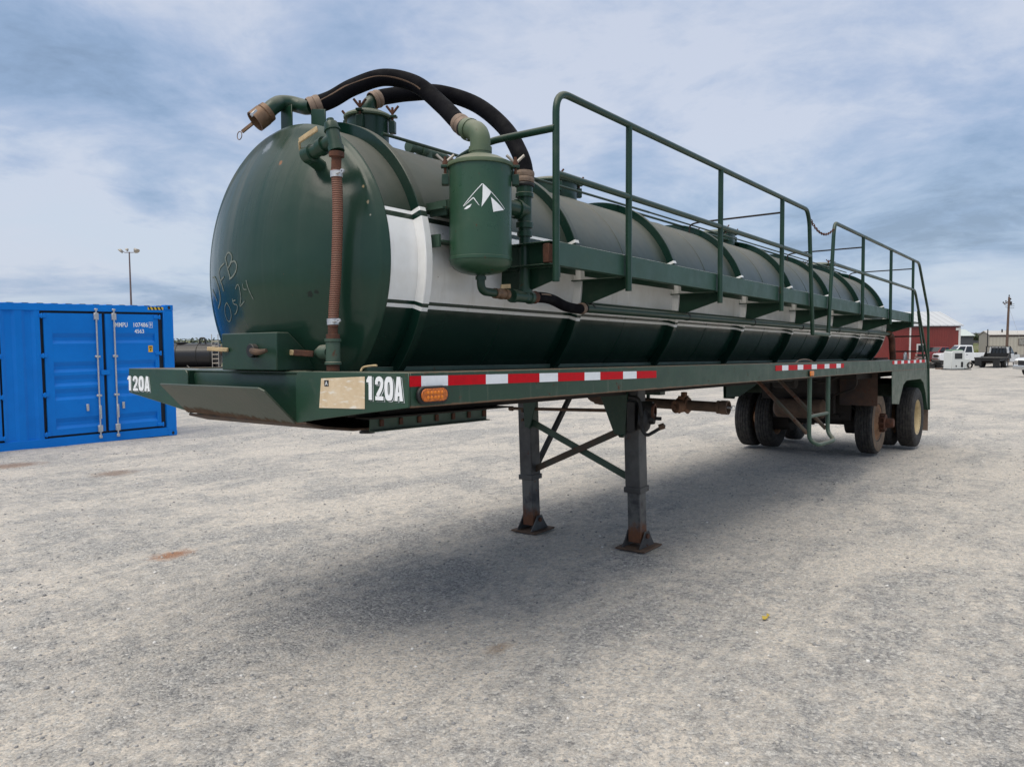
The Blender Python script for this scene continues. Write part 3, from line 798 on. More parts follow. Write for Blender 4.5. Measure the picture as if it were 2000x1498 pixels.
# ---- box with two valves in front of the head
mb = MB(); mb.prism([(-0.02, -0.342, 1.70), (-0.02, -0.342, 1.908), (0.06, -0.342, 1.908), (0.30, -0.342, 1.70)], (0, 0.52, 0))
vbox = mb.build('valve_box', M['green'], T, bev=0.006, seg=2)
def lever(mb, p, q, w=0.028, t=0.010):
    mb.bar(p, q, t, w)
def ball_valve(parent, c, axis, r, L, mat, hdir, hmat, hl=0.14, name='ball_valve'):
    c = Vector(c); ax = Vector(axis).normalized()
    mb = MB(); mb.lathe([(0, -L/2), (r*0.95, -L/2), (r*0.95, -L*0.32), (r*0.72, -L*0.28), (r, -L*0.1), (r, L*0.1), (r*0.72, L*0.28), (r*0.95, L*0.32), (r*0.95, L/2), (0, L/2)], c, ax, 20)
    o = mb.build(name, mat, parent)
    h = Vector(hdir); s0 = c+Vector((0, 0, r*1.3)) if abs(ax.z) < .7 else c+Vector((-r*1.3, 0, 0))
    m2 = MB(); m2.tube([c, s0], r*0.22, 8); m2.bar(s0, s0+h*hl, 0.008, 0.026)
    m2.build('lever', hmat, o, bev=0.003)
    return o
# two valves on the box (front and far side)
mb = MB(); mb.cyl((-0.02, -0.15, 1.808), (-0.055, -0.15, 1.808), 0.038, 18); k1 = mb.build('valve_knob', M['black'], T, bev=0.003)
mb = MB(); mb.tube(spline([(-0.055, -0.165, 1.812), (-0.085, -0.22, 1.806), (-0.095, -0.29, 1.800), (-0.085, -0.345, 1.808)]), [0.010+0.008*math.sin(PI*min(1, k/24)) for k in range(25)], 10); mb.build('handle', M['brown'], k1)
mb = MB(); mb.cyl((0.03, 0.18, 1.812), (0.03, 0.235, 1.812), 0.036, 16); k2 = mb.build('valve_knob', M['brown'], T, bev=0.003)
mb = MB(); mb.bar((-0.03, 0.10, 1.815), (-0.06, 0.26, 1.822), 0.014, 0.024); mb.build('handle', M['brass'], k2, bev=0.003)

# ---- front drain line: upper tee, ribbed hose, lower tee
X0 = 0.12
P_up0 = Vector((X0, -0.632, 3.015)); P_up1 = Vector((X0, -0.683, 2.84))
mb = MB(); d = (P_up1-P_up0); L = d.length
mb.lathe([(0, 0), (0.020, 0), (0.020, 0.018), (0.034, 0.022), (0.037, 0.03), (0.037, 0.055), (0.043, 0.057), (0.043, 0.066), (0.036, 0.068), (0.036, L-0.03), (0.042, L-0.028), (0.042, L), (0, L)], P_up0, d, 24)
tee = mb.build('upper_tee', M['green'], T)
mb = MB(); mb.tube(fillet([(X0, -0.655, 2.905), (X0, -0.52, 2.868), (X0-0.01, -0.44, 2.86), (dish_x(math.hypot(.42, .5))+0.03, -0.42, 2.82)], 0.06), 0.036, 16)
mb.lathe([(0.036, -0.02), (0.046, -0.02), (0.046, 0.02), (0.036, 0.02)], (X0-0.002, -0.575, 2.884), (0, 1, -0.25), 18)
mb.lathe([(0.036, -0.03), (0.047, -0.026), (0.047, 0.03), (0.036, 0.03)], (X0-0.004, -0.47, 2.860), (0, 1, -0.1), 18)
mb.build('elbow_fitting', M['green'], tee)
mb = MB(); mb.bar((X0-0.05, -0.44, 2.925), (X0-0.045, -0.585, 2.965), 0.012, 0.03); mb.bar((X0-0.03, -0.42, 2.88), (X0-0.05, -0.44, 2.925), 0.012, 0.016); mb.build('lever', M['brass'], tee, bev=0.004)
mb = MB(); P2 = Vector((X0, -0.6775, 2.745))
mb.lathe([(0.033, 0), (0.040, 0.004), (0.040, 0.028), (0.030, 0.030), (0.026, 0.034), (0.026, 0.10)], P_up1, P2-P_up1, 18); mb.build('rusty_nipple', M['rust'], tee)
hose_pts = spline([(X0, -0.6775, 2.75), (X0, -0.686, 2.62), (X0, -0.684, 2.45), (X0, -0.668, 2.2), (X0, -0.650, 2.05), (X0, -0.640, 1.935)], 10)
rs = []
mb = MB(); mb.tube(hose_pts, 0.0275, 20); dh = mb.build('ribbed_drain_hose', M['ribhose'], T)
for (yy, zz, dy) in ((-0.680, 2.722, 0), (-0.6405, 1.958, 0)):
    mb = MB(); mb.lathe([(0.0285, -0.016), (0.0325, -0.016), (0.0325, 0.016), (0.0285, 0.016)], (X0, yy, zz), (0, 0.04, 1), 20)
    mb.tube([(X0-0.02, yy-0.025, zz), (X0-0.02, yy-0.062, zz+0.002)], 0.006, 8); mb.lathe([(0.004, -0.005), (0.012, -0.005), (0.012, 0.005), (0.004, 0.005)], (X0-0.02, yy-0.068, zz+0.004), (1, 0.2, 0), 12)
    mb.build('hose_clamp', M['zinc'], dh)
MB().lathe([(0, 1.70), (0.034, 1.70), (0.034, 1.735), (0, 1.735)], (X0, -0.636, 0), (0, 0, 1), 20).build('rusty_nipple', M['rust'], T)
mb = MB()
mb.lathe([(0.0, 1.868), (0.036, 1.868), (0.036, 1.892), (0.026, 1.895), (0.026, 1.94), (0, 1.94)], (X0, -0.638, 0), (0, 0, 1), 20); mb.build('rusty_nipple', M['rust'], T)
mb = MB(); mb.lathe([(0.0, 1.733), (0.044, 1.733), (0.044, 1.745), (0.038, 1.748), (0.038, 1.852), (0.044, 1.855), (0.044, 1.869), (0, 1.869)], (X0, -0.637, 0), (0, 0, 1), 24)
prof = [(0.034, 0)]
for k in range(7): prof += [(0.040, 0.02+k*0.024), (0.034, 0.032+k*0.024)]
mb.lathe(prof+[(0.030, 0.20), (0.030, 0.34)], (X0, -0.62, 1.800), (0.45, 1, 0), 20); lt = mb.build('lower_tee', M['green_dull'], T)
mb = MB(); mb.bar((X0-0.05, -0.37, 1.797), (X0-0.055, -0.245, 1.800), 0.010, 0.030); mb.build('lever', M['brass'], lt, bev=0.004)
mb = MB(); mb.bar((X0+0.02, -0.45, 1.79), (X0-0.05, -0.37, 1.797), 0.016, 0.034); mb.build('rusty_stem', M['rust'], lt, bev=0.004)
mb = MB(); mb.tube(spline([(-0.0+0.03, -0.955, 1.702), (0.04, -0.965, 1.722), (0.045, -1.02, 1.730), (0.05, -1.05, 1.731)]), 0.0055, 8); mb.build('deck_lever', M['brass'], T)

# ---- nozzle line over the head, with coupling, and first black hose
pipe_c = spline([(0.285, 0.150, 3.238), (0.325, 0.138, 3.283), (0.385, 0.152, 3.320), (0.445, 0.130, 3.328), (0.478, 0.08, 3.312), (0.482, 0.03, 3.296), (0.484, -0.03, 3.290)], 6)
mb = MB(); mb.tube(pipe_c, 0.046, 20); noz = mb.build('fill_pipe', M['green'], T)
mb = MB(); c0 = Vector((0.290, 0.149, 3.243)); dd = Vector((-0.66, 0.30, -0.66)).normalized()
mb.lathe([(0.046, -0.01), (0.060, -0.008), (0.062, 0.02), (0.058, 0.025), (0.064, 0.03), (0.064, 0.10), (0.056, 0.10), (0.053, 0.045), (0.0, 0.045)], c0, dd, 28); cl_ = mb.build('hose_coupling', M['camlock'], noz)
mb = MB(); s0 = c0+dd*0.085+Vector((0.0, 0.045, -0.012)); e0 = s0+Vector((-0.03, 0.062, -0.045))
mb.bar(s0, e0, 0.012, 0.018)
ringc = e0+Vector((-0.005, 0.02, -0.02))
mb.tube([ringc+Vector((0.0, math.cos(2*PI*k/18)*0.024, math.sin(2*PI*k/18)*0.024)) for k in range(19)], 0.0028, 6, False); mb.build('pull_ring', M['camlock'], cl_)
mb = MB(); mb.bar(c0+dd*0.05+Vector((-0.05, -0.03, 0.02)), c0+dd*0.09+Vector((-0.055, -0.03, 0.01)), 0.014, 0.02); mb.build('cam_lever', M['zinc'], cl_, bev=0.002)
MB().prism([(0.40, 0.065, 3.12), (0.40, 0.172, 3.10), (0.40, 0.172, 3.29), (0.40, 0.065, 3.30)], (0.010, 0, 0)).build('pipe_bracket', M['green'], noz, bev=0.002)
MB().prism([(0.45, -0.185, 3.10), (0.45, -0.055, 3.12), (0.45, -0.055, 3.262), (0.45, -0.185, 3.235)], (0.010, 0, 0)).build('pipe_bracket', M['green'], noz, bev=0.002)
h1 = spline([(0.484, -0.03, 3.290), (0.525, -0.055, 3.312), (0.600, -0.08, 3.357), (0.712, -0.14, 3.444), (0.856, -0.26, 3.516), (0.943, -0.45, 3.458), (0.947, -0.66, 3.292), (0.905, -0.83, 3.150), (0.875, -0.93, 3.080)], 8)
mb = MB(); mb.tube(h1, 0.052, 20); hz1 = mb.build('black_suction_hose', M['rubber'], T)
mb = MB()
strip = []
for k in range(4, 44):
    p = h1[k]; t_ = (h1[k+1]-h1[k-1]).normalized(); side = Vector((-0.79, -0.61, 0)); side = (side-t_*side.dot(t_)).normalized(); u_ = t_.cross(side)
    ang_ = 0.25-0.35*math.sin(k/11.0)
    strip.append(p+(side*math.cos(ang_)+u_*math.sin(ang_))*0.045)
mb.tube(strip, 0.0085, 6); mb.build('brown_stripe', M['brown'], hz1)
def band(parent, c, axis, r, L, mat, name='band_clamp', ridges=2):
    mb = MB(); prof = [(r-0.004, -L/2)]
    for k in range(ridges):
        a = -L/2+L*k/ridges; b = -L/2+L*(k+1)/ridges
        prof += [(r, a+0.001), (r+0.003, (a+b)/2-0.002), (r+0.003, (a+b)/2+0.002), (r, b-0.002), (r-0.004, b-0.001)]
    prof += [(r-0.004, L/2)]
    mb.lathe(prof, c, axis, 24); return mb.build(name, mat, parent)
band(hz1, h1[2], h1[4]-h1[0], 0.056, 0.075, M['clamp'])
e = len(h1)-1
band(hz1, h1[e-5], h1[e-3]-h1[e-7], 0.056, 0.085, M['clamp'])
band(hz1, h1[e-2], h1[e]-h1[e-4], 0.054, 0.022, M['black'], 'hose_collar', 1)

# ---- moisture canister
CX_, CY_, CR = 0.845, -1.05, 0.176
mb = MB(); mb.lathe([(0.0, 2.232), (0.06, 2.236), (0.11, 2.247), (0.15, 2.266), (0.172, 2.290), (CR, 2.312), (CR+0.003, 2.314), (CR+0.003, 2.330), (CR, 2.332), (CR, 2.60), (CR, 2.835), (0, 2.835)], (CX_, CY_, 0), (0, 0, 1), 64)
can = mb.build('moisture_canister', paint('canister_green_paint', (0.026, 0.078, 0.042), (0.020, 0.060, 0.034), 0.30, rust=0.32, dust=0.25), T)
mb = MB(); mb.lathe([(0.0, 2.836), (CR+0.010, 2.836), (CR+0.012, 2.845), (CR+0.010, 2.856), (0.16, 2.868), (0.12, 2.890), (0.085, 2.902), (0.062, 2.906), (0.062, 2.925), (0, 2.925)], (CX_, CY_, 0), (0, 0, 1), 64); lid = mb.build('lid', M['green_olive'], can)
mb = MB(); mb.tube(fillet([(CX_, CY_, 2.925), (CX_, CY_, 3.035), (CX_+0.030, CY_+0.13, 3.090)], 0.09, 8), 0.058, 20)
mb.lathe([(0.058, 0), (0.066, 0), (0.066, 0.03), (0.058, 0.032)], (CX_, CY_, 2.922), (0, 0, 1), 24); mb.lathe([(0.058, 0), (0.065, 0), (0.065, 0.028), (0.058, 0.03)], (CX_+0.020, CY_+0.085, 3.068), (0.03, 0.13, 0.055), 24)
mb.build('elbow', M['green_olive'], can)
def wing_clamp(cx, cy, R, az, z, parent, s=1.0):
    d = Vector((math.cos(az), math.sin(az), 0)); t_ = Vector((-d.y, d.x, 0)); c = Vector((cx, cy, z))+d*(R+0.022*s)
    mb = MB(); mb.obox(c+Vector((0, 0, -0.075*s)), d*0.020*s, t_*0.026*s, Vector((0, 0, 0.030*s)))
    mb.obox(c+Vector((0, 0, 0.0)), d*0.024*s, t_*0.020*s, Vector((0, 0, 0.008*s))); mb.obox(c-d*0.014*s+Vector((0, 0, -0.03*s)), d*0.005*s, t_*0.012*s, Vector((0, 0, 0.04*s)))
    o = mb.build('clamp_lug', M['green'], parent, bev=0.003)
    mb = MB(); mb.tube([c+Vector((0, 0, -0.09*s)), c+Vector((0, 0, 0.055*s))], 0.008*s, 8)
    mb.lathe([(0.010*s, 0.008*s), (0.018*s, 0.010*s), (0.014*s, 0.035*s), (0, 0.038*s)], c, (0, 0, 1), 12)
    mb.build('bolt', M['rust'], o)
    v = Vector((rgt0.x, rgt0.y, 0))
    w_ = (t_*0.7+d*0.3) if abs(t_.dot(v)) > abs(d.dot(v)) else d
    mb = MB()
    for q in (-1, 1): mb.tube([c+Vector((0, 0, 0.020*s)), c+w_*0.050*s*q+Vector((0, 0, 0.066*s))], [0.009*s, 0.008*s], 10)
    mb.build('wing_nut', M['alu'], o)
for az in (R_(128), R_(-48), R_(40), R_(-140+360+90+10)):
    pass
wing_clamp(CX_, CY_, CR, R_(132), 2.842, can); wing_clamp(CX_, CY_, CR, R_(-52), 2.842, can); wing_clamp(CX_, CY_, CR, R_(40), 2.842, can)
# white mountain emblem wrapped on the canister
def wrap_patch(mb, poly, R, cx, cy):
    bm = bmesh.new(); vs = [bm.verts.new((a, z*180, 0)) for a, z in poly]; bm.faces.new(vs)
    bmesh.ops.triangulate(bm, faces=bm.faces[:])
    for _ in range(3):
        es = [e_ for e_ in bm.edges if e_.calc_length() > 3]
        if es: bmesh.ops.subdivide_edges(bm, edges=es, cuts=1)
    bmesh.ops.triangulate(bm, faces=bm.faces[:])
    bm.verts.ensure_lookup_table()
    vv = [(cx+R*math.cos(R_(v.co.x)), cy+R*math.sin(R_(v.co.x)), v.co.y/180) for v in bm.verts]
    ff = [[v.index for v in f.verts] for f in bm.faces]; bm.free(); mb.add(vv, ff)
mb = MB(); RR = CR+0.0016
PK = (-136.8, 2.712)
def strip_patch(a, b, wa, wb, R):
    n = 10; L = []; Rr = []
    dx, dz = (b[0]-a[0]), (b[1]-a[1])*325; l = math.hypot(dx, dz); nx, nz = -dz/l, dx/l/325
    for k in range(n+1):
        t_ = k/n; w_ = wa+(wb-wa)*t_; x = a[0]+(b[0]-a[0])*t_; z = a[1]+(b[1]-a[1])*t_
        L.append((x+nx*w_, z+nz*w_)); Rr.append((x-nx*w_, z-nz*w_))
    q = L+Rr; vv = [(CX_+R*math.cos(R_(x)), CY_+R*math.sin(R_(x)), z) for x, z in q]
    mb.add(vv, [(k, k+1, n+2+k, n+1+k) for k in range(n)])
strip_patch((-136.8, 2.711), (-172.3, 2.594), 0.75, 0.55, RR)
strip_patch((-170.8, 2.592), (-152.8, 2.636), 0.25, 0.95, RR+0.0004)
strip_patch((-152.6, 2.6365), (-142.3, 2.593), 0.9, 0.35, RR+0.0007)
strip_patch((-136.2, 2.711), (-91.8, 2.586), 0.6, 0.5, RR+0.0004)
wrap_patch(mb, [(-136.0, 2.709), (-121.5, 2.668), (-123.0, 2.654), (-138.4, 2.586), (-136.6, 2.64)], RR, CX_, CY_)
wrap_patch(mb, [(-121.4, 2.641), (-93.6, 2.579), (-117.0, 2.562)], RR, CX_, CY_)
wrap_patch(mb, [(-171.0, 2.577), (-164.6, 2.592), (-155.5, 2.603), (-159.0, 2.586), (-165.0, 2.576)], RR, CX_, CY_)
mb.build('emblem', M['white'], can, smooth=False)
mb = MB(); mb.box(0.66, 0.82, -0.93, -0.78, 2.415, 2.425); mb.box(0.64, 0.655, -0.92, -0.80, 2.385, 2.455); mb.box(0.66, 0.95, -0.93, -0.77, 2.60, 2.612); mb.box(0.70, 0.71, -0.92, -0.72, 2.57, 2.65)
mb.box(0.82, 0.90, -0.885, -0.80, 2.36, 2.44); mb.box(0.80, 0.92, -0.885, -0.74, 2.58, 2.68)
mb.build('canister_bracket', M['green_dull'], can)

# ---- pipe stack beside the canister
SX, SY = 1.262, -1.05
mb = MB(); mb.lathe([(0, 2.115), (0.034, 2.115), (0.034, 2.50), (0.046, 2.50), (0.046, 2.53), (0.038, 2.532), (0.038, 2.55), (0.052, 2.552), (0.052, 2.585), (0.043, 2.59), (0.043, 2.735), (0.055, 2.738), (0.055, 2.76), (0.050, 2.765), (0.050, 2.82), (0, 2.82)], (SX, SY, 0), (0, 0, 1), 28)
mb.cyl((CX_+0.1, SY, 2.655), (SX, SY, 2.655), 0.048, 24); mb.lathe([(0.048, -0.012), (0.058, -0.012), (0.058, 0.012), (0.048, 0.012)], (SX-0.075, SY, 2.655), (1, 0, 0), 24)
stk = mb.build('vent_pipe_stack', M['green'], T)
h2 = spline([(0.985, -0.02, 3.455), (1.045, -0.035, 3.487), (1.098, -0.05, 3.507), (1.219, -0.12, 3.542), (1.35, -0.28, 3.546), (1.462, -0.5, 3.453), (1.448, -0.75, 3.253), (1.347, -0.95, 3.036), (1.285, -1.035, 2.900), (SX, SY, 2.80)], 8)
mb = MB(); mb.tube(h2, 0.052, 20); hz2 = mb.build('black_suction_hose', M['rubber'], T)
band(hz2, h2[2], h2[4]-h2[0], 0.056, 0.065, M['clamp'])
band(hz2, (SX+0.004, SY, 2.86), (0.05, 0, 1), 0.056, 0.07, M['clamp'])
band(hz2, (SX+0.001, SY, 2.812), (0.02, 0, 1), 0.058, 0.022, M['black'], 'hose_collar', 1)
# drain line under the canister
mb = MB(); mb.tube(fillet([(CX_, CY_, 2.245), (CX_, CY_, 2.145), (CX_+0.12, CY_, 2.142), (1.02, CY_, 2.140)], 0.05), 0.024, 14)
mb.lathe([(0.024, 0), (0.031, 0), (0.031, 0.02), (0.024, 0.02)], (CX_, CY_, 2.208), (0, 0, 1), 16); mb.build('drain_elbow', M['green'], can)
ball_valve(can, (1.03, CY_, 2.140), (1, 0, 0), 0.032, 0.12, M['camlock'], (0.9, 0, 0.1), M['brass'], 0.10, 'drain_valve')
mb = MB(); mb.lathe([(0, 0), (0.040, 0), (0.040, 0.03), (0.034, 0.032), (0.034, 0.17), (0.040, 0.172), (0.040, 0.20), (0, 0.20)], (1.13, CY_, 2.135), (1, 0, 0), 22); mb.lathe([(0.034, -0.0), (0.046, 0.0), (0.046, 0.02), (0.034, 0.02)], (SX, SY, 2.16), (0, 0, 1), 22); mb.build('drain_tee', M['green'], stk)
h3 = spline([(1.32, CY_, 2.137), (1.45, -1.05, 2.143), (1.58, -1.04, 2.135), (1.75, -1.02, 2.105), (1.93, -0.99, 2.098), (2.08, -0.965, 2.108)], 8)
mb = MB(); mb.tube(h3, 0.034, 16); hz3 = mb.build('short_black_hose', M['rubber'], T)
band(hz3, h3[2], h3[4]-h3[0], 0.037, 0.05, M['rust']); band(hz3, h3[-4], h3[-2]-h3[-6], 0.037, 0.055, M['clamp'])
mb = MB(); mb.tube([h3[0+6]+Vector((-.02, -.03, .018)), h3[12]+Vector((-.02, -.03, .02)), h3[18]+Vector((-.028, -.02, .005)), h3[26]+Vector((-.015, -.02, -.022))], 0.005, 6); mb.build('worn_line', M['clamp'], hz3)
mb = MB(); mb.tube([(2.06, -0.965, 2.108), (11.52, -0.955, 2.125)], 0.029, 14); mb.tube([(2.2, -0.89, 2.150), (11.5, -0.89, 2.160)], 0.014, 8)
lp_ = mb.build('side_pipe', M['green'], T)
for x in RING_X[1:]:
    mb = MB(); mb.lathe([(0.029, -0.01), (0.034, -0.01), (0.034, 0.01), (0.029, 0.01)], (x+0.05, -0.96, 2.113), (1, 0, 0), 14); mb.tube([(x+0.05, -0.96, 2.14), (x+0.05, -0.96, 2.19)], 0.006, 6); mb.build('u_bolt', M['black'], lp_)
mb = MB(); mb.tube(spline([(11.50, -0.955, 2.125), (11.62, -0.96, 2.10), (11.68, -0.97, 2.02), (11.66, -0.98, 1.90), (11.70, -0.98, 1.78), (11.72, -0.98, 1.69)]), 0.050, 14); mb.build('rusty_discharge_hose', M['rust'], T)

# ---- hatches along the top
def hatch(x, R, z0, z1, wings, dome=False):
    mb = MB(); mb.lathe([(R, z0-0.12), (R, z1), (0, z1)], (x, 0, 0), (0, 0, 1), 48); o = mb.build('hatch_neck', M['green'], T)
    mb = MB(); mb.lathe([(0, z1), (R+0.022, z1+0.001), (R+0.024, z1+0.012), (R+0.016, z1+0.024), (R*0.8, z1+0.045), (R*0.4, z1+0.060), (0, z1+0.064)], (x, 0, 0), (0, 0, 1), 48); mb.build('hatch_lid', M['green_olive'] if R < 0.2 else M['green_dull'], o)
    return o
hn = hatch(0.955, 0.135, 3.14, 3.325, 3)
def hatch_wings(x, R, z, azs):
    for az in azs:
        d = Vector((math.cos(az), math.sin(az), 0)); c = Vector((x, 0, z))+d*(R+0.03)
        mb = MB(); mb.obox(c+Vector((0, 0, -0.07)), d*0.02, Vector((-d.y, d.x, 0))*0.022, Vector((0, 0, 0.04))); mb.obox(c+Vector((0, 0, 0.0)), d*0.03, Vector((-d.y, d.x, 0))*0.02, Vector((0, 0, 0.008))); mb.obox(c-d*0.016+Vector((0, 0, -0.03)), d*0.005, Vector((-d.y, d.x, 0))*0.012, Vector((0, 0, 0.04)))
        o = mb.build('clamp_lug', M['green'], T, bev=0.003)
        mb = MB(); mb.tube([c+Vector((0, 0, -0.08)), c+Vector((0, 0, 0.06))], 0.008, 8)
        for q in (-1, 1): mb.tube([c+Vector((0, 0, 0.02)), c+Vector((0.025*q, -0.03*q, 0.07))], 0.008, 8)
        mb.build('wing_nut', M['rust'], o)
hatch_wings(0.955, 0.135, 3.338, [R_(-60), R_(100), R_(210)])
mb = MB(); mb.tube(fillet([(0.955, 0.0, 3.36), (0.955, 0.0, 3.425), (1.04, -0.03, 3.485)], 0.06), 0.048, 18); mb.build('hatch_elbow', M['green'], hn)
for x in (3.06, 6.62, 10.9):
    hatch(x, 0.225, 3.13, 3.255, 4); hatch_wings(x, 0.225, 3.27, [R_(a) for a in (-40, 50, 140, 230)])
mb = MB(); mb.tube([(0.80, -0.30, 3.150), (4.3, -0.30, 3.170)], 0.011, 8); mb.tube([(4.3, -0.30, 3.170), (11.4, -0.30, 3.176)], 0.009, 8); mb.tube([(4.2, -0.20, 3.165), (11.4, -0.20, 3.176)], 0.012, 8); mb.build('vent_line', M['green'], T)
mb = MB(); mb.cyl((1.62, 0.1, 3.12), (1.62, 0.1, 3.27), 0.035, 14); mb.cyl((1.45, 0.1, 3.27), (1.80, 0.1, 3.265), 0.034, 14); mb.lathe([(0.034, -0.02), (0.046, -0.02), (0.046, 0.02), (0.034, 0.02)], (1.56, 0.1, 3.268), (1, 0, 0), 14)
mb.lathe([(0, 0), (0.042, 0.005), (0.042, 0.05), (0.034, 0.05)], (1.42, 0.1, 3.27), (1, 0, 0), 14); tv = mb.build('relief_valve', M['green_dull'], T)
mb = MB(); mb.cyl((1.80, 0.1, 3.265), (1.90, 0.1, 3.24), 0.030, 12); mb.build('rusty_outlet', M['brown'], tv)

# ---- walkway
mb = MB()
mb.box(1.275, 11.50, -1.292, -1.283, 2.312, 2.452); mb.box(1.275, 11.50, -1.283, -1.235, 2.3125, 2.3205); mb.box(1.275, 11.50, -1.283, -1.235, 2.4435, 2.4515)
walk = mb.build('walkway_beam', M['green_walk'], T, bev=0.002)
mb = MB(); mb.box(1.275, 11.50, -0.86, -0.852, 2.35, 2.44)
for k in range(21): y = -1.225+k*0.018; mb.box(1.285, 11.49, y, y+0.003, 2.405, 2.432)
for k in range(100): x = 1.30+k*0.102; mb.box(x, x+0.006, -1.234, -0.853, 2.398, 2.404)
mb.build('grating', M['green'], walk)
mb = MB(); mb.box(1.255, 1.274, -1.285, -0.80, 2.312, 2.452); mb.box(1.2, 1.255, -1.285, -0.82, 2.3125, 2.320); mb.box(1.2, 1.2545, -1.285, -0.83, 2.4435, 2.4515)
mb.build('walkway_end_channel', M['green'], walk, bev=0.002)
mb = MB(); mb.box(1.19, 1.254, -1.280, -1.235, 2.325, 2.435); mb.build('rusty_end_piece', M['rust'], walk, bev=0.004)
for x in [1.28]+RING_X[1:]:
    poly = [(-0.72, 2.311), (-0.76, 2.157), (-0.976, 2.150), (-1.246, 2.233), (-1.282, 2.245), (-1.282, 2.311)]
    mb = MB(); mb.prism([(x+0.02, a, b) for a, b in poly], (0.010, 0, 0)); mb.box(x-0.03, x+0.02, -1.24, -0.80, 2.3035, 2.3115)
    mb.build('walkway_bracket', M['green'], T, bev=0.002)
# handrails
HZ, MZ = 3.312, 2.836; HR = 0.0215
mb = MB(); mb.tube(fillet([(1.209, -W, 2.21), (1.209, -W, HZ), (5.90, -W, HZ), (5.98, -W, 3.20), (6.135, -W, 2.00)], 0.13, 8), HR, 14)
mb.tube([(1.209, -W, MZ), (6.03, -W, MZ)], HR*0.95, 12); r1 = mb.build('handrail', M['green'], T)
mb = MB(); mb.tube(fillet([(6.72, -W, 2.00), (6.90, -W, 3.20), (6.95, -W, HZ), (11.92, -W, HZ), (12.82, -W, 2.53), (12.90, -W, 1.55), (13.02, -W, 0.80)], 0.12, 8), HR, 14)
mb.tube(fillet([(6.86, -W, MZ), (11.62, -W, MZ), (12.88, -W, 1.62)], 0.12, 8), HR*0.95, 12); r2 = mb.build('handrail', M['green'], T)
for x in (2.07, 3.61, 5.12):
    MB().tube([(x, -W, 2.21), (x, -W, HZ-0.01)], HR, 14).build('handrail_post', M['green'], r1)
for x in (8.25, 9.86, 11.45):
    MB().tube([(x, -W, 2.23), (x, -W, HZ-0.01)], HR, 14).build('handrail_post', M['green'], r2)
mb = MB(); mb.tube([(6.135, -W, 2.012), (6.72, -W, 2.012)], HR, 12); mb.build('lower_rung', M['green_dull'], r1)
mb = MB(); mb.tube(fillet([(1.2, -W, 3.095), (1.2, -0.80, 3.100), (1.2, -0.56, 3.03), (1.2, -0.50, 2.93)], 0.13, 8), HR, 14); mb.build('handrail_return', M['green'], r1)
for x in (5.13, 8.25, 11.45):
    MB().tube(fillet([(x, -W, 3.172), (x, -0.42, 3.168), (x, -0.34, 3.15), (x, -0.34, 3.04)], 0.05, 5), 0.0095, 8).build('cross_rod', M['underbody'], r1 if x < 6 else r2)
mb = MB(); n = 22
for k in range(n):
    a = k/(n-1); p = Vector((5.995+0.90*a, -W, 3.235-0.11*4*a*(1-a))); b_ = 1 if k % 2 else 0
    t_ = Vector((0.9, 0, -0.44*(1-2*a))).normalized(); u_ = Vector((0, 1, 0)) if b_ else Vector((0, 0, 1))
    mb.tube([p+t_*0.028*math.cos(w)+u_*0.013*math.sin(w) for w in [2*PI*j/10 for j in range(11)]], 0.0045, 5, False)
mb.build('safety_chain', M['rust'], T)
# boarding ladder under the deck
for x in (6.15, 6.84):
    pass
mb = MB(); mb.tube(fillet([(6.15, -W+0.03, 1.535), (6.15, -W+0.03, 0.86), (6.16, -W-0.06, 0.80), (6.80, -W-0.06, 0.80), (6.85, -W+0.03, 0.88), (6.85, -W+0.03, 1.535)], 0.10, 6), 0.024, 12); lad = mb.build('boarding_ladder', M['green_dull'], T)
MB().tube([(6.15, -W+0.03, 1.105), (6.85, -W+0.03, 1.105)], 0.020, 10).build('rung', M['green_dull'], lad)
for x in (6.15, 6.85):
    MB().tube([(x, -W+0.05, 0.92), (x, -0.68, 1.52)], 0.022, 10).build('diagonal_brace', paint('rusty_green_paint', (0.045, 0.07, 0.05), RUST, 0.6, rust=0.6, dust=0.3), lad)

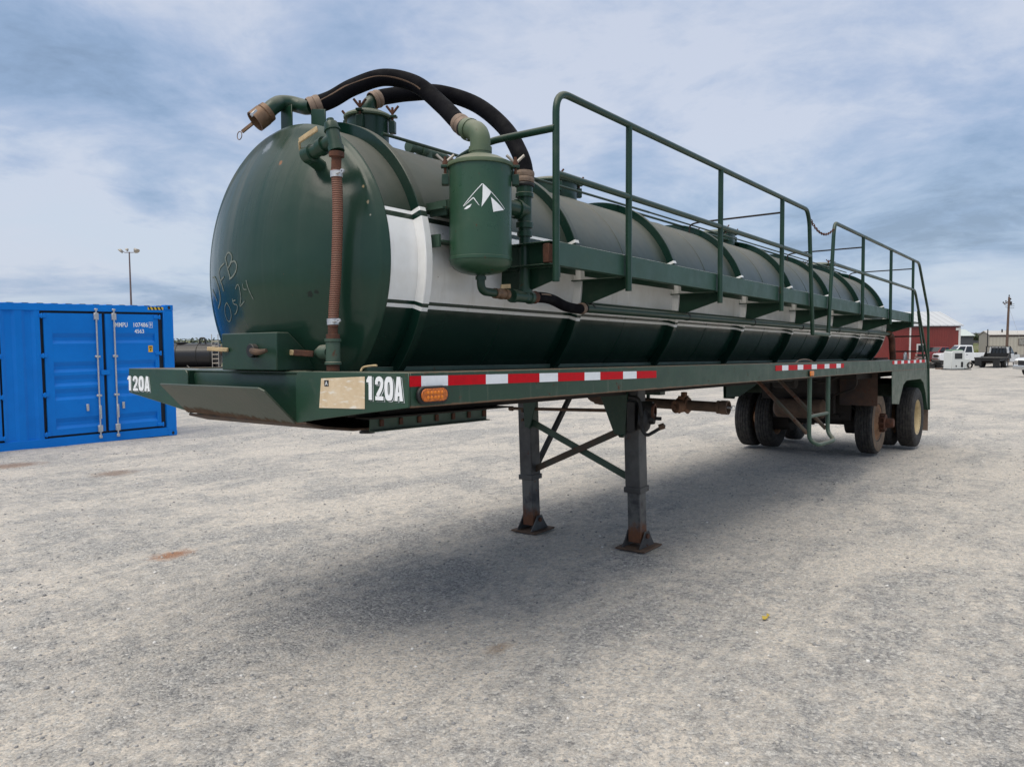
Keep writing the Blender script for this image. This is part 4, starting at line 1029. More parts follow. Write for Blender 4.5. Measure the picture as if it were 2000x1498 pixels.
# ---- landing gear
def landing_leg(s):
    y = -0.60 if s < 0 else 0.60; yb = -0.585 if s < 0 else 0.578
    x0, x1 = (3.46, 3.565) if s < 0 else (3.52, 3.560)
    top = Vector((x0, y, 1.53)); bot = Vector((x1, yb, 0.13)); d = bot-top
    mid_ = top+d*0.66
    mb = MB(); mb.bar(top, mid_, 0.145, 0.145, (0, 1, 0)); leg = mb.build('landing_leg', M['leg'], T, bev=0.008, seg=2)
    mb = MB(); mb.bar(top+d*0.645, top+d*0.68, 0.166, 0.166, (0, 1, 0)); mb.build('collar', M['leg'], leg, bev=0.004)
    mb = MB(); mb.bar(top+d*0.66, bot, 0.122, 0.122, (0, 1, 0)); mb.build('inner_tube', M['leg2'], leg, bev=0.006, seg=2)
    gzl = -0.0059*x1+0.02325*x1
    gl = gz(x1, yb)+S_*x1+Q_*yb
    mb = MB(); c = Vector((x1+0.02, yb, gl+0.018)); mb.obox(c, Vector((0.165, 0, 0.004)), Vector((0, 0.145, 0)), Vector((0, 0, 0.008)))
    foot = mb.build('foot_plate', M['brown'], leg, bev=0.002)
    for q in (-1, 1):
        mb = MB(); yy = yb+q*0.078
        mb.prism([(x1-0.13, yy, gl+0.026), (x1+0.15, yy, gl+0.026), (x1+0.075, yy, gl+0.12), (x1+0.05, yy, gl+0.165), (x1-0.03, yy, gl+0.165), (x1-0.055, yy, gl+0.12)], (0, 0.012*q, 0))
        mb.build('foot_ear', M['leg'], leg, bev=0.003)
    mb = MB(); mb.cyl((x1+0.005, yb-0.105, gl+0.125), (x1+0.005, yb+0.105, gl+0.125), 0.022, 14); mb.build('foot_pin', M['rust'], leg)
    # gusset plate in front of the leg and bracket box behind
    yi = -0.27 if s < 0 else 0.36
    g = [(yi, 1.535), (y-0.0+0.0, 1.535), (y+(0.03 if s < 0 else -0.04), 1.09), ((-0.46 if s < 0 else 0.50), 1.09)]
    mb = MB(); mb.prism([(x0-0.10, a, b) for a, b in g], (0.010, 0, 0)); mb.box(x0-0.09, x0+0.06, *sorted((y-s*0.085, y-s*0.075)), 1.08, 1.535); mb.build('leg_gusset', M['green'], leg, bev=0.003)
    for k in range(4):
        b = MB(); b.lathe([(0, 0.014), (0.014, 0.014), (0.014, 0)], (x0-0.075, y-0.05*s if False else y, 1.16+k*0.085), (-1, 0, 0), 6); b.build('bolt', M['brown'], leg)
    return leg, x0, y
legN, xN, yN = landing_leg(-1); legF, xF, yF = landing_leg(1)
mb = MB(); mb.bar((3.50, 0.53, 1.14), (3.60, -0.53, 0.66), 0.010, 0.062); mb.build('cross_brace', M['green_dull'], T)
mb = MB(); mb.bar((3.46, -0.50, 1.13), (3.55, 0.57, 0.66), 0.012, 0.060); mb.build('cross_brace', paint('rusty_brace_paint', (0.04, 0.06, 0.045), (0.10, 0.04, 0.02), 0.6, rust=0.55, dust=0.3, scale=2), T)
for s in (-1, 1):
    mb = MB(); mb.bar((3.66, s*0.60, 0.68), (4.35, s*0.55, 1.52), 0.04, 0.05); mb.build('rear_strut', M['green_dull'] if s < 0 else M['black'], T, bev=0.003) if s > 0 else mb.build('rear_strut', M['green'], T, bev=0.003) if False else None
mb = MB(); mb.bar((3.55, -0.42, 1.05), (4.0, -0.45, 1.52), 0.05, 0.03); mb.build('short_strut', M['green'], T, bev=0.003)
mb = MB(); mb.tube([(3.47, 0.78, 1.262), (3.44, -0.62, 1.296)], 0.016, 10); mb.tube([(3.47, 0.78, 1.262), (3.47, 0.74, 1.262)], 0.024, 8); mb.build('cross_shaft', M['brown'], T)
mb = MB(); mb.lathe([(0, 0), (0.10, 0), (0.115, 0.015), (0.115, 0.05), (0.09, 0.07), (0.05, 0.08), (0.045, 0.12), (0, 0.12)], (3.42, -0.69, 1.235), (0.25, -1, 0), 28); mb.lathe([(0, 0), (0.075, 0), (0.075, 0.11), (0, 0.11)], (3.43, -0.68, 1.31), (0.25, -1, 0), 24)
mb.cyl((3.45, -0.80, 1.24), (3.47, -0.86, 1.238), 0.016, 10); mb.box(3.335, 3.385, -0.675, -0.60, 1.13, 1.38)
gear = mb.build('gearbox', M['black'], T)
mb = MB(); mb.lathe([(0.045, -0.01), (0.068, -0.01), (0.068, 0.01), (0.045, 0.01)], (3.45, -0.80, 1.30), (0.25, -1, 0), 24); mb.build('rusty_ring', M['rust'], gear)
mb = MB(); mb.tube(fillet([(3.35, -0.62, 1.42), (3.33, -0.72, 1.42), (3.33, -0.745, 1.30), (3.34, -0.745, 1.14), (3.36, -0.78, 1.095), (3.42, -0.88, 1.165), (3.44, -0.905, 1.19)], 0.06, 6), 0.015, 10); crk = mb.build('crank_handle', M['black'], T)
mb = MB(); mb.lathe([(0, 0), (0.026, 0), (0.026, 0.045), (0, 0.045)], (3.42, -0.865, 1.168), (0.3, -0.9, 0.35), 14); mb.build('crank_knob', M['brown'], crk)
# transverse discharge pipe with gate valve
PX = 4.2
mb = MB(); mb.cyl((PX, 0.24, 1.335), (PX, -1.09, 1.305), 0.048, 24)
dp = mb.build('discharge_pipe', M['brown'], T)
mb = MB(); mb.lathe([(0.048, 0), (0.060, 0), (0.060, 0.022), (0.055, 0.026), (0.055, 0.038), (0.064, 0.04), (0.064, 0.105), (0.052, 0.105), (0.052, 0.05), (0, 0.05)], (PX, -1.055, 1.306), (0, -1, -0.02), 28); mb.build('end_coupling', M['brown'], dp)
mb = MB(); mb.tube([(PX-0.01, -1.15, 1.306), (PX-0.01, -1.20, 1.305)], 0.010, 8); mb.tube([Vector((PX-0.01, -1.205+0.022*math.cos(w), 1.303+0.022*math.sin(w))) for w in [2*PI*k/14 for k in range(15)]], 0.003, 5, False); mb.build('pull_ring', M['zinc'], dp)
mb = MB(); yv = -0.72
for q in (-1, 1): mb.lathe([(0.048, -0.010), (0.082, -0.010), (0.082, 0.010), (0.048, 0.010)], (PX, yv+q*0.042, 1.312), (0, 1, 0), 8)
mb.box(PX-0.06, PX+0.05, yv-0.03, yv+0.03, 1.25, 1.40); mb.cyl((PX-0.05, yv+0.0, 1.305), (PX-0.12, yv+0.03, 1.300), 0.060, 20); mb.cyl((PX-0.12, yv+0.03, 1.300), (PX-0.135, yv+0.036, 1.299), 0.022, 12)
mb.box(PX-0.03, PX+0.02, yv-0.03, yv+0.015, 1.395, 1.435); vv_ = mb.build('gate_valve', plain('brown_valve_casting', (0.19, 0.095, 0.05), 0.75, 0.0, 0.5, 16, 0.5), dp, bev=0.004)
mb = MB(); mb.cyl((PX, -0.22, 1.335), (PX, -0.22, 1.46), 0.075, 20); mb.cyl((PX+0.02, -0.34, 1.33), (PX+0.02, -0.34, 1.47), 0.018, 8); mb.box(PX-0.04, PX+0.06, -0.50, -0.30, 1.40, 1.475); mb.build('tank_outlet', M['green'], dp)
mb = MB(); mb.lathe([(0, 0), (0.07, 0), (0.08, 0.02), (0.08, 0.13), (0.06, 0.16)], (PX, 0.06, 1.36), (0, 1, 0), 20); mb.tube(fillet([(PX, 0.2, 1.36), (PX, 0.28, 1.37), (PX, 0.29, 1.47)], 0.06), 0.065, 16); mb.build('pipe_elbow', M['brown'], dp)

# ---- running gear
WR = 0.510
AX = [(10.99, 0.192), (12.24, 0.213)]
def tyre_mesh():
    w = 0.138
    prof = [(0.285, -w*0.78), (0.30, -w*0.86), (0.36, -w*0.99), (0.43, -w*1.02), (0.478, -w*0.93), (0.500, -w*0.80)]
    xs_ = [-0.80, -0.50, -0.47, -0.44, -0.18, -0.15, -0.12, 0.12, 0.15, 0.18, 0.44, 0.47, 0.50, 0.80]
    rr = [0.503, 0.508, 0.494, 0.508, 0.510, 0.495, 0.510, 0.510, 0.495, 0.510, 0.508, 0.494, 0.508, 0.503]
    prof += [(r, x*w) for x, r in zip(xs_, rr)][0:]
    prof += [(0.500, w*0.82), (0.478, w*0.93), (0.43, w*1.02), (0.36, w*0.99), (0.30, w*0.86), (0.285, w*0.78)]
    return prof
def wheel(x, zg, y, out, rim, face):
    """out: +1/-1 outward side; face 'dish' (outer of a pair) or 'flat' (inner, disc near its outer side)"""
    zc = zg+WR-0.012; o = Vector((x, y, zc))
    root = MB().lathe(tyre_mesh(), o, (0, 1, 0), 56).build('wheel', M['tyre'], T, ang=30)
    mb = MB(); w = 0.108*out; ax = (0, out, 0); L = 0.108
    if face == 'dish':
        pr = [(0.286, -L), (0.286, -L+0.01), (0.262, -L+0.02), (0.262, 0.07), (0.286, L), (0.300, L+0.012), (0.303, L+0.004), (0.29, L-0.01)]
        mb.lathe(pr, o, ax, 40); mb.lathe([(0.262, -0.01), (0.20, -0.055), (0.15, -0.075), (0.12, -0.075)], o, ax, 40)
    else:
        pr = [(0.286, -L), (0.262, -L+0.02), (0.262, 0.06), (0.300, L), (0.303, L+0.004), (0.298, L+0.008), (0.27, L-0.004), (0.235, L+0.004), (0.19, L+0.045), (0.12, L+0.045)]
        mb.lathe(pr, o, ax, 40)
    mb.build('rim', rim, root)
    return root, o
for (x, zg) in AX:
    for s in (-1, 1):
        for yy, pos in ((0.805, 'inner'), (1.155, 'outer')):
            if s < 0 and pos == 'outer' and x < 11.5: continue
            rim = M['cream'] if (s < 0 and pos == 'outer') else M['rimrust']
            root, o = wheel(x, zg, s*yy, s, rim, 'dish' if pos == 'outer' else 'flat')
            if s < 0 and x < 11.5: MB().lathe([(0.300, 0.118), (0.36, 0.1405), (0.43, 0.1445), (0.468, 0.136)], o, (0, s, 0), 56).build('dusty_sidewall', M['sidewall'], root)
    zc = zg+WR-0.012
    mb = MB(); mb.cyl((x, -0.95, zc), (x, 0.95, zc), 0.065, 20); mb.cyl((x, -0.78, zc), (x, -0.45, zc), 0.20, 28); mb.cyl((x, 0.45, zc), (x, 0.78, zc), 0.20, 28); mb.build('axle', M['underbody'], T)
    mb = MB(); mb.lathe([(0, 0), (0.115, 0), (0.115, 0.08), (0.135, 0.085), (0.135, 0.10), (0.08, 0.11), (0.075, 0.20), (0.06, 0.22), (0, 0.225)], (x, -0.94, zc), (0, -1, 0), 24); hub = mb.build('hub', M['rust'], T)
    mb = MB()
    for k in range(10):
        a = 2*PI*k/10; mb.cyl((x+0.142*math.cos(a), -0.93, zc+0.142*math.sin(a)), (x+0.142*math.cos(a), -1.03, zc+0.142*math.sin(a)), 0.014, 8)
    mb.build('wheel_stud', M['rust'], hub)
mb = MB()
for s in (-1, 1):
    mb.box(9.6, 13.0, *sorted((s*0.36, s*0.48)), 1.18, 1.46)
    for x in (10.2, 11.6, 12.95): mb.box(x-0.06, x+0.06, *sorted((s*0.38, s*0.46)), 0.86, 1.2)
    for x, zg in AX:
        for k in range(5): mb.box(x-0.52+k*0.05, x+0.52-k*0.05, *sorted((s*0.37, s*0.46)), 0.80+k*0.024, 0.822+k*0.024)
for x in (9.7, 11.6, 12.9): mb.box(x-0.05, x+0.05, -0.5, 0.5, 1.2, 1.4)
mb.box(9.3, 12.95, -1.0, -0.62, 1.43, 1.53); mb.box(9.3, 12.95, 0.62, 1.0, 1.43, 1.53)  # dark filler boxes, added to close the bright gap under the rails
mb.build('suspension_and_dark_fill', M['underbody'], T)
mb = MB(); mb.lathe([(0, 0), (0.10, 0.01), (0.148, 0.05), (0.155, 0.08), (0.155, 0.72), (0.148, 0.75), (0.10, 0.79), (0, 0.80)], (9.9, -0.42, 0.945), (0, 1, 0), 28); mb.build('air_tank', M['brown'], T)
mb = MB()
mb.box(10.52, 10.60, -0.62, 0.62, 0.74, 1.40); mb.box(10.0, 10.05, -0.36, 0.62, 1.08, 1.45)  # first box is filler, added so the gap behind the air tank reads dark
for y in (-0.3, 0.0, 0.3): mb.lathe([(0, 0), (0.10, 0), (0.11, 0.03), (0.11, 0.10), (0.08, 0.13), (0, 0.13)], (10.35, y, 0.98), (0, 0.2, 1), 18)
mb.tube(spline([(8.9, -0.9, 1.50), (9.0, -0.6, 1.38), (9.2, -0.3, 1.45), (9.5, 0.1, 1.30), (9.9, 0.3, 1.25)]), 0.012, 8)
mb.tube(spline([(9.3, -1.0, 1.55), (9.6, -0.9, 1.30), (10.0, -0.5, 1.15), (10.6, -0.3, 0.95), (10.9, -0.1, 0.9)]), 0.014, 8)
mb.tube(spline([(9.5, 0.5, 1.5), (10.2, 0.4, 0.95), (10.8, 0.3, 0.62), (11.3, 0.3, 0.75)]), 0.014, 8)
mb.lathe([(0, 0), (0.09, 0.01), (0.09, 0.32), (0, 0.33)], (8.7, -0.35, 1.40), (0, 1, 0), 16)
mb.build('brake_gear_and_dark_fill', M['underbody'], T)
mb = MB(); mb.box(10.195, 10.205, -1.085, -0.535, 1.00, 1.50); mb.build('mud_guard', paint('rusty_guard_plate', (0.028, 0.022, 0.022), (0.085, 0.042, 0.024), 0.6, rust=0.55, dust=0.2, scale=2.2), T, bev=0.002)
mb = MB(); mb.prism([(8.5, 0.62, 1.45), (8.5, 0.62, 1.155), (8.5, 0.42, 1.175), (8.5, 0.10, 1.40)], (0.01, 0, 0)); mb.build('frame_gusset', M['green'], T)
FEN = [(10.05, 1.534), (10.08, 1.05), (10.56, 1.02), (10.66, 1.13), (10.86, 1.31), (11.10, 1.37), (12.25, 1.37), (12.50, 1.30), (12.72, 1.10), (12.93, 0.80), (13.03, 0.80), (13.03, 1.10), (12.84, 1.534)]
for s in (-1, 1):
    mb = MB(); ys = s*(W-0.004); mb.prism([(a, ys, b) for a, b in FEN], (0, -s*0.008, 0))
    path = FEN[3:10]
    for (a, b) in zip(path[:-1], path[1:]): mb.prism([(a[0], ys-s*0.0085, a[1]+0.002), (b[0], ys-s*0.0085, b[1]+0.002), (b[0], ys-s*0.62, b[1]+0.002), (a[0], ys-s*0.62, a[1]+0.002)], (0, 0, 0.006))
    mb.build('wheel_fender', M['green_plain'], T, bev=0.002)
    mb = MB(); mb.box(13.06, 13.072, *sorted((s*1.30, s*0.68)), 0.42, 0.86); mb.build('mud_flap', M['clamp'], T)
# rear platform ladder
mb = MB(); mb.bar((12.15, -1.27, 2.53), (12.72, -1.27, 1.70), 0.02, 0.07); mb.bar((12.15, -0.82, 2.36), (12.55, -0.84, 1.70), 0.02, 0.07); rl = mb.build('rear_ladder', M['green_dull'], T, bev=0.002)
for (x, z) in ((12.62, 1.84), (12.42, 2.10), (12.24, 2.32)):
    mb = MB(); mb.box(x-0.05, x+0.05, -1.26, -0.80, z-0.012, z+0.012); mb.build('tread', M['underbody'], rl, bev=0.002)
mb = MB(); mb.box(11.50, 12.15, -1.292, -0.80, 2.312, 2.33); mb.prism([(11.515, -1.285, 2.452), (12.17, -1.285, 2.56), (12.17, -1.285, 2.46), (11.515, -1.285, 2.312)], (0, 0.008, 0)) if False else None; mb.build('rear_step', M['green'], T)
mb = MB(); mb.cyl((12.0, 0.0, 1.78), (12.45, 0.0, 1.78), 0.075, 20); mb.cyl((12.05, -0.35, 1.80), (12.4, -0.35, 1.80), 0.05, 16); mb.lathe([(0.075, 0), (0.11, 0), (0.11, 0.03), (0.075, 0.03)], (12.3, 0, 1.78), (1, 0, 0), 20); mb.box(11.9, 12.7, -0.7, 0.7, 1.705, 1.73)
mb.build('rear_outlet', M['underbody'], T)
mb = MB(); mb.tube(spline([(11.9, -1.12, 1.70), (11.93, -1.12, 1.79), (12.02, -1.12, 1.80), (12.06, -1.12, 1.71)]), 0.018, 10); mb.build('coiled_cable', M['zinc'], T)
mb = MB(); mb.tube(spline([(5.80, -1.24, 1.692), (5.92, -1.245, 1.722), (6.10, -1.25, 1.732), (6.30, -1.25, 1.718), (6.42, -1.25, 1.692)]), 0.006, 8); mb.build('cable_loop', M['clamp'], T)
mb = MB(); mb.box(12.76, 12.785, -W+0.012, W-0.012, 1.54, 1.70); mb.box(12.79, 12.83, -1.2, 1.2, 0.75, 0.83)
for s in (-1, 1): mb.box(12.79, 12.81, *sorted((s*0.5, s*0.56)), 0.83, 1.6)
mb.build('rear_bumper', M['green'], T)

build_ground()
#BACKGROUND#
# ------------------------------------------------------------------ shipping container
def container():
    c = Vector((6.553, 12.526, gz(6.553, 12.526)+0.004))
    root = empty('shipping_container', c, R_(177.5))
    tag(root, 'bright blue steel shipping container with side doors, standing on the gravel left of the trailer', 'shipping container')
    t = MT('container_blue_paint')
    n = t.noise(1.2, 5, 0.6)
    colr = t.mix(t.rng(n, 0.35, 0.65), (0.0, 0.20, 0.70), (0.0, 0.17, 0.62))
    blue = t.set(color=colr, rough=0.4, spec=0.25, normal=t.bump(t.noise(6, 3), 0.05, 0.004))
    gask = plain('black_gasket', (0.006, 0.012, 0.022), 0.6)
    H, Lc, D = 2.87, 12.19, 2.44
    # frame
    mb = MB(); mb.box(0.0, 0.22, -0.16, 0.0, 0.12, H-0.12); mb.build('corner_post', blue, root, bev=0.006)
    mb = MB(); mb.box(Lc-0.22, Lc, -0.16, 0.0, 0.12, H-0.12); mb.build('corner_post', blue, root, bev=0.006)
    for x in (0.0, Lc-0.22): MB().box(x, x+0.22, -D, -D+0.16, 0.12, H-0.12).build('corner_post', blue, root)
    MB().box(0.18, Lc-0.18, -0.10, -0.003, H-0.17, H-0.032).build('top_rail', blue, root, bev=0.006)
    MB().box(0.18, Lc-0.18, -0.12, -0.003, 0.01, 0.19).build('bottom_rail', blue, root, bev=0.006)
    mb = MB(); mb.box(0.03, Lc-0.03, -D+0.02, -0.07, 0.15, 0.20); mb.build('floor', gask, root)
    # roof with shallow ribs
    mb = MB(); prof = []
    x = 0.10; pts = []
    while x < Lc-0.15:
        pts += [(x, H-0.036), (x+0.10, H-0.036), (x+0.13, H-0.020), (x+0.23, H-0.020)]; x += 0.26
    vs = [(a, y, b) for y in (-0.06, -D+0.06) for a, b in pts]; m_ = len(pts)
    mb.add(vs, [(i, i+1, m_+i+1, m_+i) for i in range(m_-1)]); mb.build('roof', blue, root, ang=20)
    # corrugated far side and short end
    def corr(name, a0, a1, z0, z1, fn):
        pts = []; a = a0
        while a < a1:
            pts += [(a, 0), (a+0.07, 0), (a+0.14, -0.036), (a+0.21, -0.036)]; a += 0.28
        pts = [(min(p, a1), q) for p, q in pts]
        vs = [fn(p, q, z) for z in (z0, z1) for p, q in pts]; m_ = len(pts)
        mb = MB(); mb.add(vs, [(i, i+1, m_+i+1, m_+i) for i in range(m_-1)]); mb.build(name, blue, root, ang=20)
    corr('end_wall', 0.1, D-0.1, 0.15, H-0.1, lambda p, q, z: (0.03-q*1, -p, z))
    corr('back_wall', 0.1, Lc-0.1, 0.15, H-0.1, lambda p, q, z: (p, -D+0.03-q, z))
    corr('end_wall', 0.1, D-0.1, 0.15, H-0.1, lambda p, q, z: (Lc-0.03+q, -p, z))
    # panels between the door pairs
    def wall_panel(x0, x1):
        pts = [(x0, -0.012)]; n = max(2, int((x1-x0)/0.26)); w = (x1-x0)/n
        for k in range(n):
            a = x0+k*w; pts += [(a+0.25*w, -0.012), (a+0.42*w, -0.040), (a+0.75*w, -0.040), (a+0.92*w, -0.012)]
        pts.append((x1, -0.012))
        vs = [(p, q, z) for z in (0.19, H-0.17) for p, q in pts]; m_ = len(pts)
        MB().add(vs, [(i, i+1, m_+i+1, m_+i) for i in range(m_-1)]).build('wall_panel', blue, root, ang=20)
    wall_panel(2.655, 3.34); wall_panel(5.70, 6.38); wall_panel(8.74, Lc-0.22)
    mb = MB(); mb.box(0.22, 8.74, -0.10, -0.065, 0.19, H-0.17); mb.build('door_gasket', gask, root)
    ribs = [(2.26, 2.05), (1.69, 1.48), (1.42, 1.205), (1.155, 0.93), (0.57, 0.355)]
    def door(x0, x1, hinge_left):
        # outline of a vertical section, pushed in at the ribs
        zs = [(2.655, 0.0)]
        for a, b in ribs: zs += [(a, 0.0), (a-0.085, -0.034), (b+0.060, -0.034), (b, 0.0)]
        zs += [(0.235, 0.0)]
        y0 = -0.012; xi0, xi1 = x0+0.085, x1-0.155 if not hinge_left else x1-0.085
        if hinge_left: xi0 = x0+0.155
        mb = MB(); vs = [(x, y0+q, z) for x in (xi0, xi1) for z, q in zs]; m_ = len(zs)
        mb.add(vs, [(i, i+1, m_+i+1, m_+i) for i in range(m_-1)])
        for (a, b) in ribs:
            for x in (xi0, xi1):
                mb.add([(x, y0, a), (x, y0-0.034, a-0.085), (x, y0-0.034, b+0.060), (x, y0, b)], [(0, 1, 2, 3)])
        mb.box(x0, xi0-0.0005, y0-0.045, y0, 0.235, 2.655); mb.box(xi1+0.0005, x1, y0-0.045, y0, 0.235, 2.655)
        o = mb.build('side_door', blue, root, ang=20)
        return o
    leaves = [(0.335, 1.435, False), (1.500, 2.590, True), (3.375, 4.475, False), (4.54, 5.64, True), (6.42, 7.52, False), (7.585, 8.68, True)]
    doors = []
    for i, (a, b, hl) in enumerate(leaves):
        d = door(a, b, False if not hl else False); doors.append(d)
        hx = a-0.05 if not hl else b-0.04
        for z in (2.60, 1.82, 1.05, 0.27):
            mb = MB(); mb.box(hx, hx+0.14 if not hl else hx+0.11, -0.02, 0.014, z-0.035, z+0.035); mb.tube([(a-0.03 if not hl else b+0.035, 0.012, z-0.05), (a-0.03 if not hl else b+0.035, 0.012, z+0.05)], 0.016, 8)
            mb.build('hinge', blue, d, bev=0.004)
        rx = b-0.165 if not hl else a+0.12
        mb = MB(); mb.tube([(rx, 0.022, 0.11), (rx, 0.022, 2.76)], 0.0165, 10); rod = mb.build('lock_rod', M['zinc'], d)
        for z, h_, w_ in ((2.60, 0.07, 0.045), (1.78, 0.022, 0.05), (0.98, 0.022, 0.05), (0.30, 0.07, 0.045), (0.13, 0.03, 0.03), (2.74, 0.02, 0.03)):
            MB().box(rx-w_, rx+w_, -0.010, 0.040, z-h_, z+h_).build('rod_bracket', M['zinc'], rod, bev=0.006)
        MB().box(rx-0.03, rx+0.012, 0.036, 0.050, 0.50, 0.78).build('door_handle', M['zinc'], d, bev=0.006)
        MB().box(rx+(0.20 if hl else -0.16), rx+(0.25 if hl else -0.11), -0.010, 0.020, 0.68, 0.82).build('handle_catch', M['zinc'], d, bev=0.006)
    mb = MB(); mb.box(1.38, 1.56, 0.001, 0.018, 1.40, 1.50); mb.build('door_overlap_plate', blue, root, bev=0.004)
    # corner castings
    for x in (0.0, Lc-0.178):
        for y in (-0.162, -D):
            for z in (0.0, H-0.118):
                mb = MB(); yy = y if y > -1 else y; mb.box(x-0.004, x+0.182, yy, yy+0.166, z, z+0.118); cc = mb.build('corner_casting', blue, root, bev=0.008, seg=2)
                if y > -1:
                    mb = MB(); mb.prism([(x+0.089+0.030*math.cos(w), 0.0045, z+0.059+0.036*math.sin(w)) for w in [2*PI*k/16 for k in range(16)]], (0, 0.0015, 0)); mb.build('casting_hole', gask, cc)
    MB().box(0.008, 0.03, -0.012, 0.0085, 0.02, 0.05) if False else None
    # hazard stripes
    yl = plain('yellow_stripe', (0.75, 0.52, 0.03), 0.4, 0, 0.05)
    mb = MB(); mb.box(0.215, 0.55, -0.002, 0.0010, H-0.112, H-0.052); hzd = mb.build('hazard_stripe', yl, root)
    mb = MB()
    for k in range(4):
        a = 0.235+k*0.08; mb.prism([(a, 0.0012, H-0.112), (a+0.038, 0.0012, H-0.112), (a+0.068, 0.0012, H-0.052), (a+0.030, 0.0012, H-0.052)], (0, 0.0012, 0))
    mb.build('black_bars', M['black'], hzd)
    # lettering reads from the outside: right is -x here
    def letters(s, xl, w, z0, h, name='container_number'):
        return text_mesh(name, s, (xl, -0.0105, z0), (-1, 0, 0), (0, 0, 1), w, h, 0.002, M['white'], doors[0], bold=0.012)
    letters('MMPU', 1.235, 0.25, 2.385, 0.095); letters('107486', 0.86, 0.305, 2.385, 0.095); letters('9', 0.515, 0.036, 2.395, 0.075); letters('4563', 0.845, 0.20, 2.255, 0.085, 'size_code')
    mb = MB()
    for (a, b, c_, d_) in ((0.455, 0.535, 2.485, 2.492), (0.455, 0.535, 2.372, 2.379), (0.455, 0.461, 2.379, 2.485), (0.529, 0.535, 2.379, 2.485)): mb.box(a, b, -0.0115, -0.0095, c_, d_)
    mb.build('check_digit_frame', M['white'], doors[0])
    mb = MB(); mb.box(0.47, 0.565, -0.0115, -0.009, 1.85, 1.99); lb = mb.build('warning_label', plain('yellow_label', (0.80, 0.45, 0.02), 0.4, 0, 0.05), doors[0])
    mb = MB(); mb.box(0.49, 0.545, -0.0115, -0.0085, 1.935, 1.965); mb.prism([(0.495, -0.0117, 1.915), (0.54, -0.0117, 1.915), (0.518, -0.0117, 1.87)], (0, 0.003, 0)); mb.build('label_mark', M['rust'], lb)
container()

# ------------------------------------------------------------------ light pole
def light_pole():
    p = at(262, 70); root = empty('light_pole', p, YAW-PI/2+PI*0)
    tag(root, 'tall slim floodlight pole with four lamp heads behind the blue container', 'light pole')
    H = 1.877-(492-661)/FPX*70-p.z
    MB().tube([(0, 0, 0), (0, 0, H)], [0.13, 0.055], 12).build('pole', M['polemetal'], root)
    mb = MB(); mb.tube(fillet([(-0.62, 0, H+0.10), (-0.42, 0, H-0.05), (0.42, 0, H-0.05), (0.62, 0, H+0.10)], 0.1), 0.028, 8); arm = mb.build('cross_arm', M['polemetal'], root)
    for sx, x, y in ((-1, -0.72, -0.1), (-1, -0.38, 0.35), (1, 0.72, -0.1), (1, 0.38, 0.35)):
        mb = MB(); big_ = y < 0; r = 0.24 if big_ else 0.16
        mb.lathe([(0, -0.16), (r*0.5, -0.15), (r, 0.02), (r*1.04, 0.05), (0, 0.03)], (x, y, H+(0.08 if big_ else 0.22)), (sx*0.55, -0.35, -0.75), 20); mb.tube([(x*0.75, y*0.5, H-0.02), (x, y, H+0.1)], 0.02, 6)
        mb.build('lamp_head', M['alu'], root)
light_pole()

